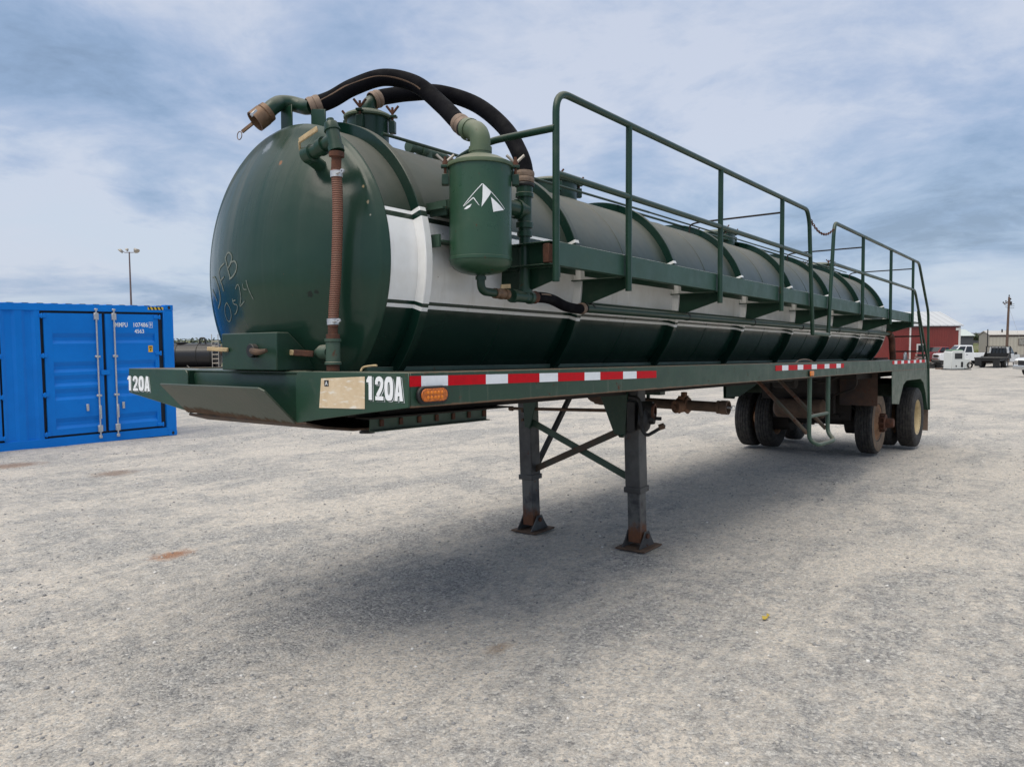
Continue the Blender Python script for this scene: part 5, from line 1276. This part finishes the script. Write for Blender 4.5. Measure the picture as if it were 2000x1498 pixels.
# ------------------------------------------------------------------ black tanker far left
def black_tanker():
    p = at(385, 58); root = empty('black_tanker_trailer', p, YAW-PI/2)
    root.scale = (1.22, 1.22, 1.22); tag(root, 'low black tanker trailer with ladder, parked far behind the blue container', 'tanker trailer')
    blk = MT('black_tank_paint').set(color=(0.010, 0.010, 0.013), rough=0.35)
    zc, r = 1.62, 0.76
    mb = MB(); mb.lathe([(0, -5.0), (0.4, -4.95), (r, -4.7), (r, 1.35), (0.4, 1.55), (0, 1.6)], (0, 0, zc), (1, 0, 0), 40); mb.build('tank', blk, root)
    for x in (-3.5, -1.9, -1.0, 0.25, 1.1): MB().lathe([(r, x-0.02), (r+0.03, x-0.02), (r+0.03, x+0.02), (r, x+0.02)], (0, 0, zc), (1, 0, 0), 40).build('hoop', M['black'], root)
    mb = MB(); mb.box(-5.0, 1.6, -0.9, -0.82, 0.70, 0.92); mb.box(-5.0, 1.6, 0.82, 0.9, 0.70, 0.92); mb.box(-5, 1.6, -0.8, 0.8, 0.80, 0.86); mb.build('frame', M['black'], root)
    mb = MB(); mb.lathe([(0.30, -0.05), (0.34, 0.0), (0.34, 0.05), (0, 0.07)], (-0.85, 0, zc+r), (0, 0, 1), 24); mb.build('hatch', M['black'], root)
    mb = MB(); mb.tube(fillet([(0.28, -0.1, zc+r-0.05), (0.28, -0.1, zc+r+0.30), (0.62, -0.1, zc+r+0.30), (0.62, -0.1, zc+r-0.05)], 0.12), 0.05, 8); mb.build('top_pipe', M['black'], root)
    mb = MB(); mb.tube([(-5, -0.6, zc+0.45), (1.4, -0.6, zc+0.45)], 0.02, 6); mb.tube([(-5, -0.74, zc-0.1), (1.4, -0.74, zc-0.1)], 0.015, 6); mb.build('side_rail', M['underbody'], root)
    lad = MB(); lad.tube([(1.30, -0.85, 0.55), (1.30, -0.85, 2.9)], 0.022, 6); lad.tube([(1.68, -0.85, 0.55), (1.68, -0.85, 2.9)], 0.022, 6); lo = lad.build('ladder', M['alu'], root)
    for k in range(8): MB().tube([(1.30, -0.85, 0.65+k*0.26), (1.68, -0.85, 0.65+k*0.26)], 0.018, 6).build('rung', M['alu'], lo)
    for x in (-4.2, -3.1):
        for y in (-0.95, 0.95):
            MB().lathe([(0.26, -0.13), (0.46, -0.13), (0.50, -0.08), (0.50, 0.08), (0.46, 0.13), (0.26, 0.13)], (x, y, 0.5), (0, 1, 0), 24).build('wheel', M['tyre'], root)
    for y in (-0.6, 0.6): MB().box(0.95, 1.05, y-0.05, y+0.05, 0.0, 0.8).build('landing_leg', M['black'], root)
    mb = MB(); mb.bar((-0.2, -0.9, 1.05), (0.35, -0.9, 0.55), 0.03, 0.03); mb.build('brace', M['alu'], root)
    mb = MB(); mb.box(-5, 1.2, -0.5, 0.5, 0.35, 0.80); mb.build('under_tank_box', M['black'], root)
black_tanker()

# ------------------------------------------------------------------ red building
def ground_min(root_p, rz, xs_, ys_):
    m = 1e9
    for x in xs_:
        for y in ys_:
            wx = root_p.x+x*math.cos(rz)-y*math.sin(rz); wy = root_p.y+x*math.sin(rz)+y*math.cos(rz); m = min(m, gz(wx, wy))
    return m-root_p.z
def red_building():
    p = at(1873, 95); rz = math.atan2(rgt0.y, rgt0.x)+R_(4)
    root = empty('red_metal_building', p, rz)       # local x to the right along the wall, y away
    tag(root, 'red metal building with pale grey roof and white trim behind the trailer ladder', 'building')
    L, Dp, H, HR_ = 16.0, 9.0, 4.25, 5.9
    t = MT('red_metal_siding'); x, y, z = t.xyz(t.tc.outputs['Object'])
    w = t.math('ABSOLUTE', t.math('SINE', t.math('MULTIPLY', x, PI/0.3)))
    red = t.set(color=t.mix(t.rng(t.noise(0.6, 4), 0.35, 0.65), (0.215, 0.034, 0.026), (0.175, 0.030, 0.024)), rough=0.5, normal=t.bump(w, 0.5, 0.03))
    t = MT('pale_metal_roof'); x, y, z = t.xyz(t.tc.outputs['Object'])
    w = t.rng(t.math('ABSOLUTE', t.math('SINE', t.math('MULTIPLY', x, PI/0.9))), 0, 0.25)
    roofm = t.set(color=t.mix(w, (0.30, 0.31, 0.33), (0.50, 0.52, 0.54)), rough=0.45, normal=t.bump(w, 0.5, 0.05))
    mb = MB(); mb.prism([(0, 0, -0.6), (0, Dp, -0.6), (0, Dp, H), (0, Dp/2, HR_), (0, 0, H)], (-L, 0, 0)); mb.build('walls', red, root, smooth=False)
    mb = MB(); mb.prism([(0.25, -0.25, H+0.02), (0.25, Dp/2, HR_+0.12), (0.25, Dp+0.25, H+0.02), (0.25, Dp+0.25, H+0.14), (0.25, Dp/2, HR_+0.26), (0.25, -0.25, H+0.14)], (-L-0.5, 0, 0)); mb.build('roof', roofm, root, smooth=False)
    wt = plain('white_trim', (0.70, 0.69, 0.66), 0.5, 0, 0.05)
    MB().box(-0.22, 0.03, -0.03, 0.20, -0.6, H).build('corner_trim', wt, root)
    MB().box(-L, 0.0, -0.04, -0.001, H-0.12, H+0.02).build('eave_trim', plain('dark_eave', (0.10, 0.03, 0.03), 0.5), root)
    MB().box(-6.45, -6.28, -0.12, -0.002, -0.4, H-0.13).build('downpipe', wt, root)
    mb = MB(); mb.box(-5.5, -4.35, -0.05, -0.002, -0.4, 2.15); d = mb.build('door', wt, root)
    MB().box(-5.32, -4.53, -0.07, -0.052, 0.25, 1.98).build('door_glass', M['glass'], d)
    mb = MB(); mb.box(-0.62, -0.25, -0.10, -0.042, H-0.5, H-0.2); mb.build('wall_lamp', wt, root)
red_building()

def mobile_home():
    p = at(1930, 100); rz = math.atan2(rgt0.y, rgt0.x)-R_(12)
    root = empty('site_office', p, rz); tag(root, 'long beige site office cabin behind the flatbed truck at the right', 'cabin')
    t = MT('beige_siding'); x, y, z = t.xyz(t.tc.outputs['Object'])
    w = t.math('ABSOLUTE', t.math('SINE', t.math('MULTIPLY', x, PI/0.4)))
    bg = t.set(color=t.mix(w, (0.36, 0.34, 0.29), (0.42, 0.40, 0.34)), rough=0.6, normal=t.bump(w, 0.3, 0.02))
    H = 3.10
    mb = MB(); mb.prism([(0, 0, -0.4), (-0.0, 3.6, -0.4), (0, 3.6, H), (0, 1.8, H+0.45), (0, 0, H)], (14, 0, 0)); mb.build('walls', bg, root, smooth=False)
    mb = MB(); mb.prism([(-0.1, -0.15, H+0.0), (-0.1, 1.8, H+0.47), (-0.1, 3.75, H), (-0.1, 3.75, H+0.08), (-0.1, 1.8, H+0.56), (-0.1, -0.15, H+0.08)], (14.2, 0, 0)); mb.build('roof', plain('pale_roof', (0.5, 0.48, 0.45), 0.5), root, smooth=False)
    MB().box(0, 14, -0.05, -0.002, H-0.22, H-0.04).build('eave', plain('dark_brown_strip', (0.07, 0.05, 0.045), 0.6), root)  # dark brown strip just below the roof edge
    for x in (3.3, 8.0, 11.5):
        mb = MB(); mb.box(x, x+0.95, -0.05, -0.002, 1.75, 2.65); w_ = mb.build('window_frame', plain('frame', (0.16, 0.14, 0.12), 0.6), root)
        MB().box(x+0.1, x+0.85, -0.07, -0.052, 1.85, 2.55).build('pane', plain('dim_pane', (0.25, 0.25, 0.23), 0.2), w_)
    MB().box(0.0, 14, -0.02, -0.001, -0.4, 0.6).build('skirting', plain('skirting', (0.30, 0.29, 0.27), 0.7), root)
    MB().tube([(1.8, 1.0, H+0.2), (1.8, 1.0, H+0.75)], 0.09, 8).build('roof_vent', M['black'], root)
mobile_home()

def power_pole():
    p = at(1964, 92); root = empty('power_pole', p, math.atan2(rgt0.y, rgt0.x)); tag(root, 'tall brown timber utility pole rising behind the white flatbed truck', 'utility pole')
    H = 1.877-(583-652)/FPX*92-p.z
    MB().tube([(0, 0, 0), (0.05, 0, H*0.5), (0.12, 0, H)], [0.17, 0.14, 0.11], 10).build('pole', M['pole'], root)
    MB().bar((-0.55, -0.15, H-0.85), (0.35, 0.15, H-0.45), 0.10, 0.10).build('cross_arm', M['pole'], root)
    for x, z in ((-0.55, -0.75), (-0.25, -0.6), (0.3, -0.35), (0.12, 0.05)):
        MB().lathe([(0, 0), (0.05, 0), (0.08, 0.05), (0.05, 0.10), (0.08, 0.15), (0, 0.2)], (x, 0, H+z), (0, 0, 1), 10).build('insulator', M['underbody'], root)
    mb = MB(); mb.lathe([(0, 0), (0.16, 0), (0.16, 0.42), (0, 0.44)], (0.32, 0.05, H-0.98), (0, 0, 1), 14); mb.build('transformer', M['underbody'], root)
    for k in range(3):
        pts = [(-0.55+0.1*k, -0.1, H-0.7-0.22*k)]+[(-0.55-0.12*j, -0.3-0.4*j, H-0.7-0.22*k-0.06*j*(1.5-0.12*j)) for j in range(1, 9)]
        MB().tube(pts, 0.022, 5).build('jumper_cable', M['underbody'], root)
    MB().tube([(0.12, 0, H-1.2), (2.3, 1.0, H-5.2), (3.6, 1.6, 0.4)], 0.012, 4).build('guy_wire', M['zinc'], root)
power_pole()

# ------------------------------------------------------------------ vehicles
def veh_wheel(root, x, y, r, w, rim=None, name='wheel'):
    mb = MB(); mb.lathe([(r*0.58, -w/2), (r*0.93, -w/2), (r, -w*0.35), (r, w*0.35), (r*0.93, w/2), (r*0.58, w/2)], (x, y, r), (0, 1, 0), 28); o = mb.build(name, M['tyre'], root)
    s = 1 if y > 0 else -1
    mb = MB(); mb.lathe([(0, w*0.25), (r*0.2, w*0.27), (r*0.22, w*0.36), (r*0.45, w*0.2), (r*0.56, w*0.46), (r*0.60, w*0.46), (r*0.60, 0)], (x, y, r), (0, s, 0), 20); mb.build('rim', rim or M['zinc'], o)
    return o
def pickup(px, Z, heading, label, paintm, bed='box', name='pickup_truck', L=5.9, Hc=1.95, Wd=2.0, group=None, wr=0.40):
    """x is forward, y to the left, origin mid-wheelbase on the ground"""
    p = at(px, Z); root = empty(name, p, heading); tag(root, label, 'pickup truck', group)
    f = L/2; hw = Wd/2; zb = 0.50
    # lower body side outline with wheel arches
    def arch(cx, r, n=8): return [(cx+r*math.cos(PI-PI*k/n), 0.42+r*math.sin(PI-PI*k/n)) for k in range(n+1)]
    fx, rx = f-0.95, -f+1.25; ar = wr+0.09
    hood = 1.17
    bot = [(-f, zb)]+([] if bed == 'flat' else arch(rx, ar))+arch(fx, ar)+[(f-0.05, 0.48)]
    if bed == 'flat': bot = [(-0.2, 0.55)]+arch(fx, ar)+[(f-0.05, 0.48)]
    top = [(f, 0.75), (f-0.03, 1.02), (f-0.18, hood), (f-1.35, hood+0.08), (0.05 if bed != 'flat' else -0.2, 1.24)]
    if bed != 'flat': top += [(-0.72, 1.22), (-0.74, 1.27), (-f+0.02, 1.27), (-f, 1.1)]
    poly = bot+top
    mb = MB(); mb.prism([(a, -hw, b) for a, b in poly], (0, Wd, 0)); body = mb.build('body', paintm, root, bev=0.03, seg=2)
    # cab with glass
    cb = -0.72 if bed != 'flat' else -0.2
    x0, x1 = cb, f-1.45; xt0, xt1 = cb+0.10, x1-0.75; hi = hw-0.06; ht = hw-0.22
    z0, z1 = 1.225, Hc
    vs = [(x0, -hi, z0), (x1, -hi, z0), (x1, hi, z0), (x0, hi, z0), (xt0, -ht, z1), (xt1, -ht, z1), (xt1, ht, z1), (xt0, ht, z1)]
    mb = MB(); mb.add(vs, [(0, 1, 2, 3), (4, 5, 6, 7), (0, 1, 5, 4), (1, 2, 6, 5), (2, 3, 7, 6), (3, 0, 4, 7)]); cabo = mb.build('cab', paintm, root, bev=0.05, seg=2)
    def pane(quad, nm):
        q = [Vector(v) for v in quad]; c = sum(q, Vector())/4; nn = (q[1]-q[0]).cross(q[3]-q[0]).normalized()
        cc = Vector(((x0+x1)/2, 0, (z0+z1)/2));  nn = nn if nn.dot(c-cc) > 0 else -nn
        MB().prism([v+nn*0.006 for v in q], nn*0.006).build(nm, M['glass'], cabo)
    def lerp3(u, v, s): return Vector(vs[0])*0
    for s in (-1, 1):
        B0, B1, T0, T1 = Vector((x0, s*hi, z0)), Vector((x1, s*hi, z0)), Vector((xt0, s*ht, z1)), Vector((xt1, s*ht, z1))
        def P_(u, v): a = B0.lerp(B1, u); b = T0.lerp(T1, u); return a.lerp(b, v)
        pane([P_(0.08, 0.1), P_(0.45, 0.1), P_(0.45, 0.86), P_(0.08, 0.86)], 'side_window'); pane([P_(0.52, 0.1), P_(0.93, 0.1), P_(0.93, 0.86), P_(0.52, 0.86)], 'side_window')
    def Q_(B0, B1, T0, T1, u, v): return B0.lerp(B1, u).lerp(T0.lerp(T1, u), v)
    a = (Vector((x1, -hi, z0)), Vector((x1, hi, z0)), Vector((xt1, -ht, z1)), Vector((xt1, ht, z1)))
    pane([Q_(*a, 0.06, 0.06), Q_(*a, 0.94, 0.06), Q_(*a, 0.94, 0.90), Q_(*a, 0.06, 0.90)], 'windscreen')
    a = (Vector((x0, -hi, z0)), Vector((x0, hi, z0)), Vector((xt0, -ht, z1)), Vector((xt0, ht, z1)))
    pane([Q_(*a, 0.1, 0.15), Q_(*a, 0.9, 0.15), Q_(*a, 0.9, 0.86), Q_(*a, 0.1, 0.86)], 'rear_window')
    MB().box(f-0.10, f+0.10, -hw+0.04, hw-0.04, 0.48, 0.70).build('front_bumper', M['chrome'], root, bev=0.03, seg=2)
    MB().box(f-0.02, f+0.015, -0.62, 0.62, 0.74, 1.04).build('grille', M['black'], root, bev=0.01)
    for s in (-1, 1):
        MB().box(f-0.10, f+0.02, *sorted((s*0.66, s*0.93)), 0.78, 1.02).build('headlight', M['alu'], root, bev=0.02)
        MB().box(x1-0.55, x1-0.38, *sorted((s*(hw+0.02), s*(hw+0.24))), 1.22, 1.46).build('wing_mirror', M['black'], root, bev=0.02)
        MB().box(-0.05, 0.12, *sorted((s*hw, s*(hw+0.02))), 1.05, 1.09).build('door_handle', M['black'], root)
        for x in (fx, rx): veh_wheel(root, x, s*(hw-0.14), wr, 0.27, M['zinc'])
    mb = MB(); mb.box(-f+0.1, f-0.3, -0.55, 0.55, 0.42, 0.62); mb.build('chassis', M['underbody'], root)
    if bed == 'box':
        mb = MB(); mb.box(-f+0.10, cb-0.06, -hw+0.12, hw-0.12, 1.268, 1.278); mb.build('bed_liner', M['black'], root)
        for s in (-1, 1): MB().box(-f-0.015, -f+0.05, *sorted((s*(hw-0.16), s*(hw+0.01))), 0.85, 1.18).build('tail_light', M['redlens'], root, bev=0.02)
        MB().box(-f-0.14, -f+0.02, -hw+0.04, hw-0.04, 0.46, 0.66).build('rear_bumper', M['chrome'], root, bev=0.02)
    else:
        MB().box(-f-0.55, cb-0.10, -1.15, 1.15, 0.86, 1.00).build('flat_bed', M['black'], root, bev=0.02)
        MB().box(-f-0.50, cb-0.35, -1.10, 1.10, 0.66, 0.855).build('side_box', M['black'], root, bev=0.02)
        mb = MB(); xr = cb-0.14
        for s in (-1, 1): mb.box(xr-0.05, xr+0.05, *sorted((s*1.0, s*1.1)), 1.0, 2.05)
        mb.box(xr-0.05, xr+0.05, -1.05, 1.05, 1.97, 2.06); mb.box(xr-0.04, xr+0.04, -1.05, 1.05, 1.0, 1.38)
        for k in range(5): y = -0.6+0.3*k; mb.box(xr-0.03, xr+0.03, y-0.02, y+0.02, 1.38, 1.97)
        rk = mb.build('headache_rack', M['black'], root)
        for s in (-1, 1): MB().prism([(xr-0.06, s*1.08, 1.0), (xr-0.9, s*1.08, 1.0), (xr-0.06, s*1.08, 1.62)], (0, -s*0.03, 0)).build('rack_brace', M['black'], rk)
        MB().tube([(xr, 0.98, 2.05), (xr, 0.98, 3.75)], 0.05, 8).build('stack_pipe', M['black'], rk)
        for s in (-1, 1): veh_wheel(root, rx-0.0, s*(hw+0.05), wr, 0.27, M['zinc'])
        for s in (-1, 1): MB().box(-f-0.53, -f-0.51, *sorted((s*0.5, s*1.1)), 0.15, 0.85).build('mud_flap', M['black'], root)
        MB().box(rx+0.62, rx+0.66, -1.15, -0.45, 0.2, 0.85).build('front_flap', M['clamp'], root)
    return root
vh = math.atan2(rgt0.y, rgt0.x)
pickup(1950, 78, vh+R_(42), 'white flatbed truck with black deck and headache rack, near the right edge', M['carwhite'], 'flat', 'flatbed_truck', L=6.1, Hc=2.02)
pickup(1880, 86, vh+PI-R_(8)+0, 'white pickup truck with red tail light behind the excavator cab', M['carwhite'], 'box', L=5.7, Hc=2.08)
pickup(2084, 48, vh+PI+R_(6), 'white pickup truck at the right edge, only its front wheel and wing showing', M['carwhite'], 'box', L=5.6, Hc=1.9)
pickup(1833, 92, vh+PI+R_(20), 'dark red pickup truck in front of the red building, left of the white one', M['carred'], 'box', L=5.4, Hc=1.85)

def excavator_cab():
    p = at(1866, 69); root = empty('excavator_cab', p, vh+R_(10)); tag(root, 'white detached excavator cab with green roof standing on the gravel', 'machine cab')
    cw = plain('offwhite_cab_paint', (0.62, 0.64, 0.62), 0.4, 0, 0.08)
    mb = MB(); mb.prism([(-0.85, -0.5, 0.08), (0.45, -0.5, 0.08), (0.45, -0.5, 1.62), (0.20, -0.5, 1.72), (-0.70, -0.5, 1.70), (-0.85, -0.5, 1.55)], (0, 1.0, 0)); mb.build('cab_shell', cw, root, bev=0.03)
    MB().box(0.45, 1.02, -0.46, 0.4, 0.10, 0.98).build('front_hood', cw, root, bev=0.04)
    MB().box(-0.80, 0.30, -0.44, 0.44, 1.725, 1.78).build('roof_panel', plain('green_tint_roof', (0.16, 0.33, 0.18), 0.4), root, bev=0.02)
    MB().box(-0.55, 0.20, -0.52, -0.505, 0.98, 1.48).build('side_window', M['glass'], root, bev=0.01)
    MB().box(0.455, 0.475, -0.42, 0.40, 1.02, 1.5).build('front_window', M['glass'], root, bev=0.01)
    MB().box(0.08, 0.30, -0.52, -0.505, 0.25, 0.72).build('vent_grille', M['black'], root, bev=0.02)
    MB().box(-0.45, -0.33, -0.52, -0.505, 0.28, 0.42).build('small_hatch', M['black'], root, bev=0.01)
    mb = MB(); mb.lathe([(0.20, -0.08), (0.28, -0.06), (0.28, 0.06), (0.20, 0.08)], (0.98, -0.50, 0.42), (0, 1, 0), 20); mb.build('front_wheel', M['tyre'], root)
    MB().box(-0.95, 1.05, -0.6, 0.6, -0.05, 0.075).build('base_plate', M['black'], root)
excavator_cab()
def scrap_pile():
    p = at(1832, 76); root = empty('black_scrap_heap', p, vh); tag(root, 'low heap of black tyres and parts beside the white machine cab', 'scrap heap')
    for x, y, z, r, tl in ((-0.9, 0, 0.13, 0.5, 0), (-0.85, 0.1, 0.38, 0.48, 0.1), (0.1, 0.2, 0.13, 0.52, 0), (0.05, 0.1, 0.40, 0.46, -0.15), (0.9, -0.1, 0.14, 0.42, 0.05), (-0.3, -0.2, 0.66, 0.42, 0.2)):
        MB().lathe([(r*0.5, -0.11), (r*0.95, -0.12), (r, -0.07), (r, 0.07), (r*0.95, 0.12), (r*0.5, 0.11)], (x, y, z), (tl, 0.1*tl, 1), 24).build('tyre', M['tyre'], root)
    mb = MB(); mb.box(-1.9, -1.0, -0.3, 0.5, 0.0, 0.35); mb.build('black_box', M['black'], root, bev=0.04)
scrap_pile()
def pallet():
    p = at(1842, 71); root = empty('wooden_pallet', p, vh+0.2); tag(root, 'flat wooden pallet on the gravel left of the machine cab', 'pallet')
    mb = MB()
    for k in range(5): mb.box(-0.5, 0.5, -0.45+k*0.2, -0.35+k*0.2, 0.09, 0.115)
    mb.build('deck_boards', M['clamp'], root)
    for x in (-0.45, 0, 0.45): MB().box(x-0.04, x+0.04, -0.45, 0.45, 0.0, 0.088).build('bearer', M['clamp'], root)
pallet()

# far off: sheds, trees, grass bank
def far_shed(px, Z, w, h, label, c, dark=(0.10, 0.10, 0.11)):
    p = at(px, Z); root = empty('distant_shed', p, vh); tag(root, label, 'shed')
    mb = MB(); mb.prism([(-w/2, 0, -1), (-w/2, 9, -1), (-w/2, 9, h*0.6), (-w/2, 4.5, h*0.8), (-w/2, 0, h*0.6)], (w, 0, 0)); mb.build('walls', plain('shed_wall', dark, 0.6), root, smooth=False)
    mb = MB(); mb.prism([(-w/2-0.3, -0.5, h*0.6), (-w/2-0.3, 4.5, h), (-w/2-0.3, 9.5, h*0.6), (-w/2-0.3, 4.5, h*0.82)], (w+0.6, 0, 0)); mb.build('roof', plain('shed_roof', c, 0.5), root, smooth=False)
far_shed(1868, 210, 8.5, 4.4, 'distant shed with pale roof, directly right of the red building', (0.50, 0.56, 0.54))
far_shed(1905, 260, 9.0, 3.4, 'distant low grey shed in front of the far trees, right of the pale-roofed one', (0.16, 0.17, 0.19))
def leaf_crown(mb, rx, ry, rz_, zc, n, size, rnd):
    blobs = [(rnd.uniform(-.6, .6)*rx, rnd.uniform(-.6, .6)*ry, zc+rnd.uniform(-.45, .5)*rz_, rnd.uniform(.35, .6)) for _ in range(9)]
    for _ in range(n):
        bx, by, bz, br = rnd.choice(blobs)
        d = Vector((rnd.gauss(0, 1), rnd.gauss(0, 1), rnd.gauss(0, 1))).normalized()*(rnd.random()**0.4)
        c = Vector((bx+d.x*rx*br, by+d.y*ry*br, bz+d.z*rz_*br))
        a = Vector((rnd.gauss(0, 1), rnd.gauss(0, 1), rnd.gauss(0, 1))).normalized()*size*rnd.uniform(.6, 1.3); b = a.cross(Vector((rnd.gauss(0, 1), rnd.gauss(0, 1), rnd.gauss(0, 1)))).normalized()*size*rnd.uniform(.4, 1)
        mb.add([c-a, c+b, c+a, c-b], [(0, 1, 2, 3)])
tl = MT('tree_leaves'); leafm = tl.set(color=tl.mix(tl.rng(tl.noise(0.8, 3), .35, .65), (0.030, 0.052, 0.022), (0.060, 0.085, 0.035)), rough=0.7)
def tree(px, Z, h, w, label, grp='trees on the horizon', seed=0):
    rnd = random.Random(seed); p = at(px, Z); root = empty('tree', p, rnd.uniform(0, 6)); tag(root, label, 'tree', grp)
    mb = MB(); mb.tube([(0, 0, -0.3), (0.1, 0, h*0.4), (0.05, 0.1, h*0.75)], [w*0.05, w*0.035, 0.03], 8)
    for k in range(4): a = k*1.6; mb.tube([(0.08, 0, h*0.35), (math.cos(a)*w*0.3, math.sin(a)*w*0.3, h*0.7)], [w*0.025, 0.02], 6)
    mb.build('trunk', M['pole'], root)
    mb = MB(); leaf_crown(mb, w/2, w/2, h*0.36, h*0.62, 900, 0.16*w/4, rnd); mb.build('crown', leafm, root, smooth=False)
tree(404, 190, 3.4, 5.5, 'broad dark tree on the horizon just left of the tank, the largest of its row', seed=1)
tree(421, 200, 3.0, 4.5, 'small dark tree on the horizon touching the tank edge', seed=2)
tree(350, 230, 3.1, 5.0, 'low round tree on the horizon right beside the container', seed=3)
tree(372, 240, 2.7, 4.0, 'smallest tree on the horizon between the container and the tank', seed=4)
tree(1897, 230, 3.4, 5.2, 'dark tree on the horizon above the machine cab, left of its neighbour', seed=5)
tree(1910, 235, 3.3, 5.6, 'dark tree on the horizon nearer the beige cabin', seed=6)
tree(1884, 260, 3.1, 4.4, 'small tree on the horizon over the pale shed roof', seed=7)
def far_wood():
    rnd = random.Random(11); mb = MB()
    for k in range(150):
        px = -900+k*(3900/150)+rnd.uniform(-12, 12); Z = rnd.uniform(520, 640); p = at(px, Z)
        w = rnd.uniform(12, 26); h = rnd.uniform(2.6, 4.6)
        for _ in range(70):
            c = Vector((p.x+rnd.gauss(0, w*0.33), p.y+rnd.gauss(0, w*0.33), p.z+rnd.random()**1.3*h)); s = rnd.uniform(0.7, 1.5)
            a = Vector((rnd.gauss(0, 1), rnd.gauss(0, 1), rnd.gauss(0, 1))).normalized()*s; b = a.cross(Vector((rnd.gauss(0, 1), rnd.gauss(0, 1), 1))).normalized()*s*0.7
            mb.add([c-a, c+b, c+a, c-b], [(0, 1, 2, 3)])
    o = mb.build('far_tree_line', plain('hazy_far_leaves', (0.10, 0.125, 0.11), 0.8, 0, 0.3, 0.05), None, smooth=False); tag(o, 'thin dark line of far-off trees along the horizon', 'trees', kind='stuff')  # leaf colour is greyed to carry the haze of distance
far_wood()
def weeds():
    rnd = random.Random(5); mb = MB()
    for _ in range(2600):
        px = rnd.uniform(1896, 1935); Z = rnd.uniform(104, 112); p = at(px, Z); h = rnd.uniform(0.5, 1.35)*(1-0.5*abs((px-1915)/22))
        a = rnd.uniform(0, PI); dx, dy = math.cos(a)*0.05, math.sin(a)*0.05; l = Vector((rnd.uniform(-.2, .2), rnd.uniform(-.2, .2), h))
        mb.add([p+Vector((-dx, -dy, 0)), p+Vector((dx, dy, 0)), p+l], [(0, 1, 2)])
    o = mb.build('tall_weeds', plain('yellow_green_weeds', (0.25, 0.26, 0.04), 0.8, 0, 0.4, 2), None, smooth=False); tag(o, 'patch of tall yellow-green weeds beside the beige cabin', 'weeds', kind='stuff')
weeds()

# ------------------------------------------------------------------ loose stones on the yard
def stones():
    rs = np.random.RandomState(3)
    N = 22000
    # denser near the camera, inside the widened view
    Z = 2.0+18.0*rs.rand(N)**1.9; px = rs.uniform(-150, 2150, N)
    base = np.array([(0, 0, 1), (.894, 0, .447), (.276, .851, .447), (-.724, .526, .447), (-.724, -.526, .447), (.276, -.851, .447), (.724, .526, -.447), (-.276, .851, -.447), (-.894, 0, -.447), (-.276, -.851, -.447), (.724, -.526, -.447), (0, 0, -1)])
    fc = np.array([(0, 1, 2), (0, 2, 3), (0, 3, 4), (0, 4, 5), (0, 5, 1), (1, 6, 2), (2, 7, 3), (3, 8, 4), (4, 9, 5), (5, 10, 1), (6, 7, 2), (7, 8, 3), (8, 9, 4), (9, 10, 5), (10, 6, 1), (11, 7, 6), (11, 8, 7), (11, 9, 8), (11, 10, 9), (11, 6, 10)])
    V = []; 
    for i in range(N):
        p = CAM+(rgt0*((px[i]-1000)/FPX)+Vector((fwd.x, fwd.y, 0)))*Z[i]
        s = 0.0026+0.012*rs.rand()**6+0.0003*Z[i]
        a = rs.rand()*6.28; R2 = np.array([(math.cos(a), -math.sin(a), 0), (math.sin(a), math.cos(a), 0), (0, 0, 1)])
        v = base*(1+0.35*(rs.rand(12, 1)-0.5))*np.array([1, 0.6+0.4*rs.rand(), 0.45+0.3*rs.rand()])*s
        z = gz(p.x, p.y)+0.012*noise.noise(Vector((p.x*0.9, p.y*2.2, 0)))+0.006*noise.noise(Vector((p.x*4, p.y*6, 3)))
        V.append(v@R2.T+np.array([p.x, p.y, z+s*0.15]))
    V = np.concatenate(V); F = (fc[None]+12*np.arange(N)[:, None, None]).reshape(-1, 3)
    me = bpy.data.meshes.new('loose_stones'); me.vertices.add(len(V)); me.vertices.foreach_set('co', V.ravel())
    me.loops.add(F.size); me.loops.foreach_set('vertex_index', F.ravel().astype(np.int32)); me.polygons.add(len(F))
    me.polygons.foreach_set('loop_start', np.arange(0, F.size, 3, dtype=np.int32)); me.polygons.foreach_set('loop_total', np.full(len(F), 3, dtype=np.int32)); me.update(calc_edges=True)
    t = MT('stone_mix'); g = t.n('ShaderNodeNewGeometry')
    c = t.ramp(g.outputs['Random Per Island'], [(0, (0.22, 0.22, 0.225)), (0.35, (0.32, 0.32, 0.32)), (0.7, (0.40, 0.39, 0.37)), (0.9, (0.52, 0.49, 0.44)), (1, (0.80, 0.79, 0.77))])
    me.materials.append(t.set(color=c, rough=0.85, spec=0.3))
    o = bpy.data.objects.new('loose_stones', me); COL.objects.link(o); tag(o, 'scattered small grey stones lying all over the gravel yard', 'stones', kind='stuff')
stones()
def litter():
    p = Vector((3.60, -1.73, 0)); 
    q = CAM+(rgt*((1495-1000)/FPX)+upv*((749-1217)/FPX)+fwd); d = (q-CAM)
    t_ = -(CAM.z+0.02)/d.z; p = CAM+d*t_; p.z = gz(p.x, p.y)+0.012
    mb = MB(); mb.prism([(-0.05, 0, 0.0), (-0.02, 0.018, 0.012), (0.012, 0.004, 0.002), (0.0, -0.018, 0.006), (-0.03, -0.015, 0.0)], (0, 0, 0.003)); mb.prism([(0.02, 0.0, 0.0), (0.055, 0.012, 0.008), (0.06, -0.006, 0.0), (0.03, -0.014, 0.004)], (0, 0, 0.003))
    o = mb.build('wrapper_scrap', plain('yellow_plastic', (0.55, 0.40, 0.05), 0.4), None); o.location = p; tag(o, 'tiny crumpled yellow wrapper scrap lying on the gravel at lower right', 'litter')
litter()
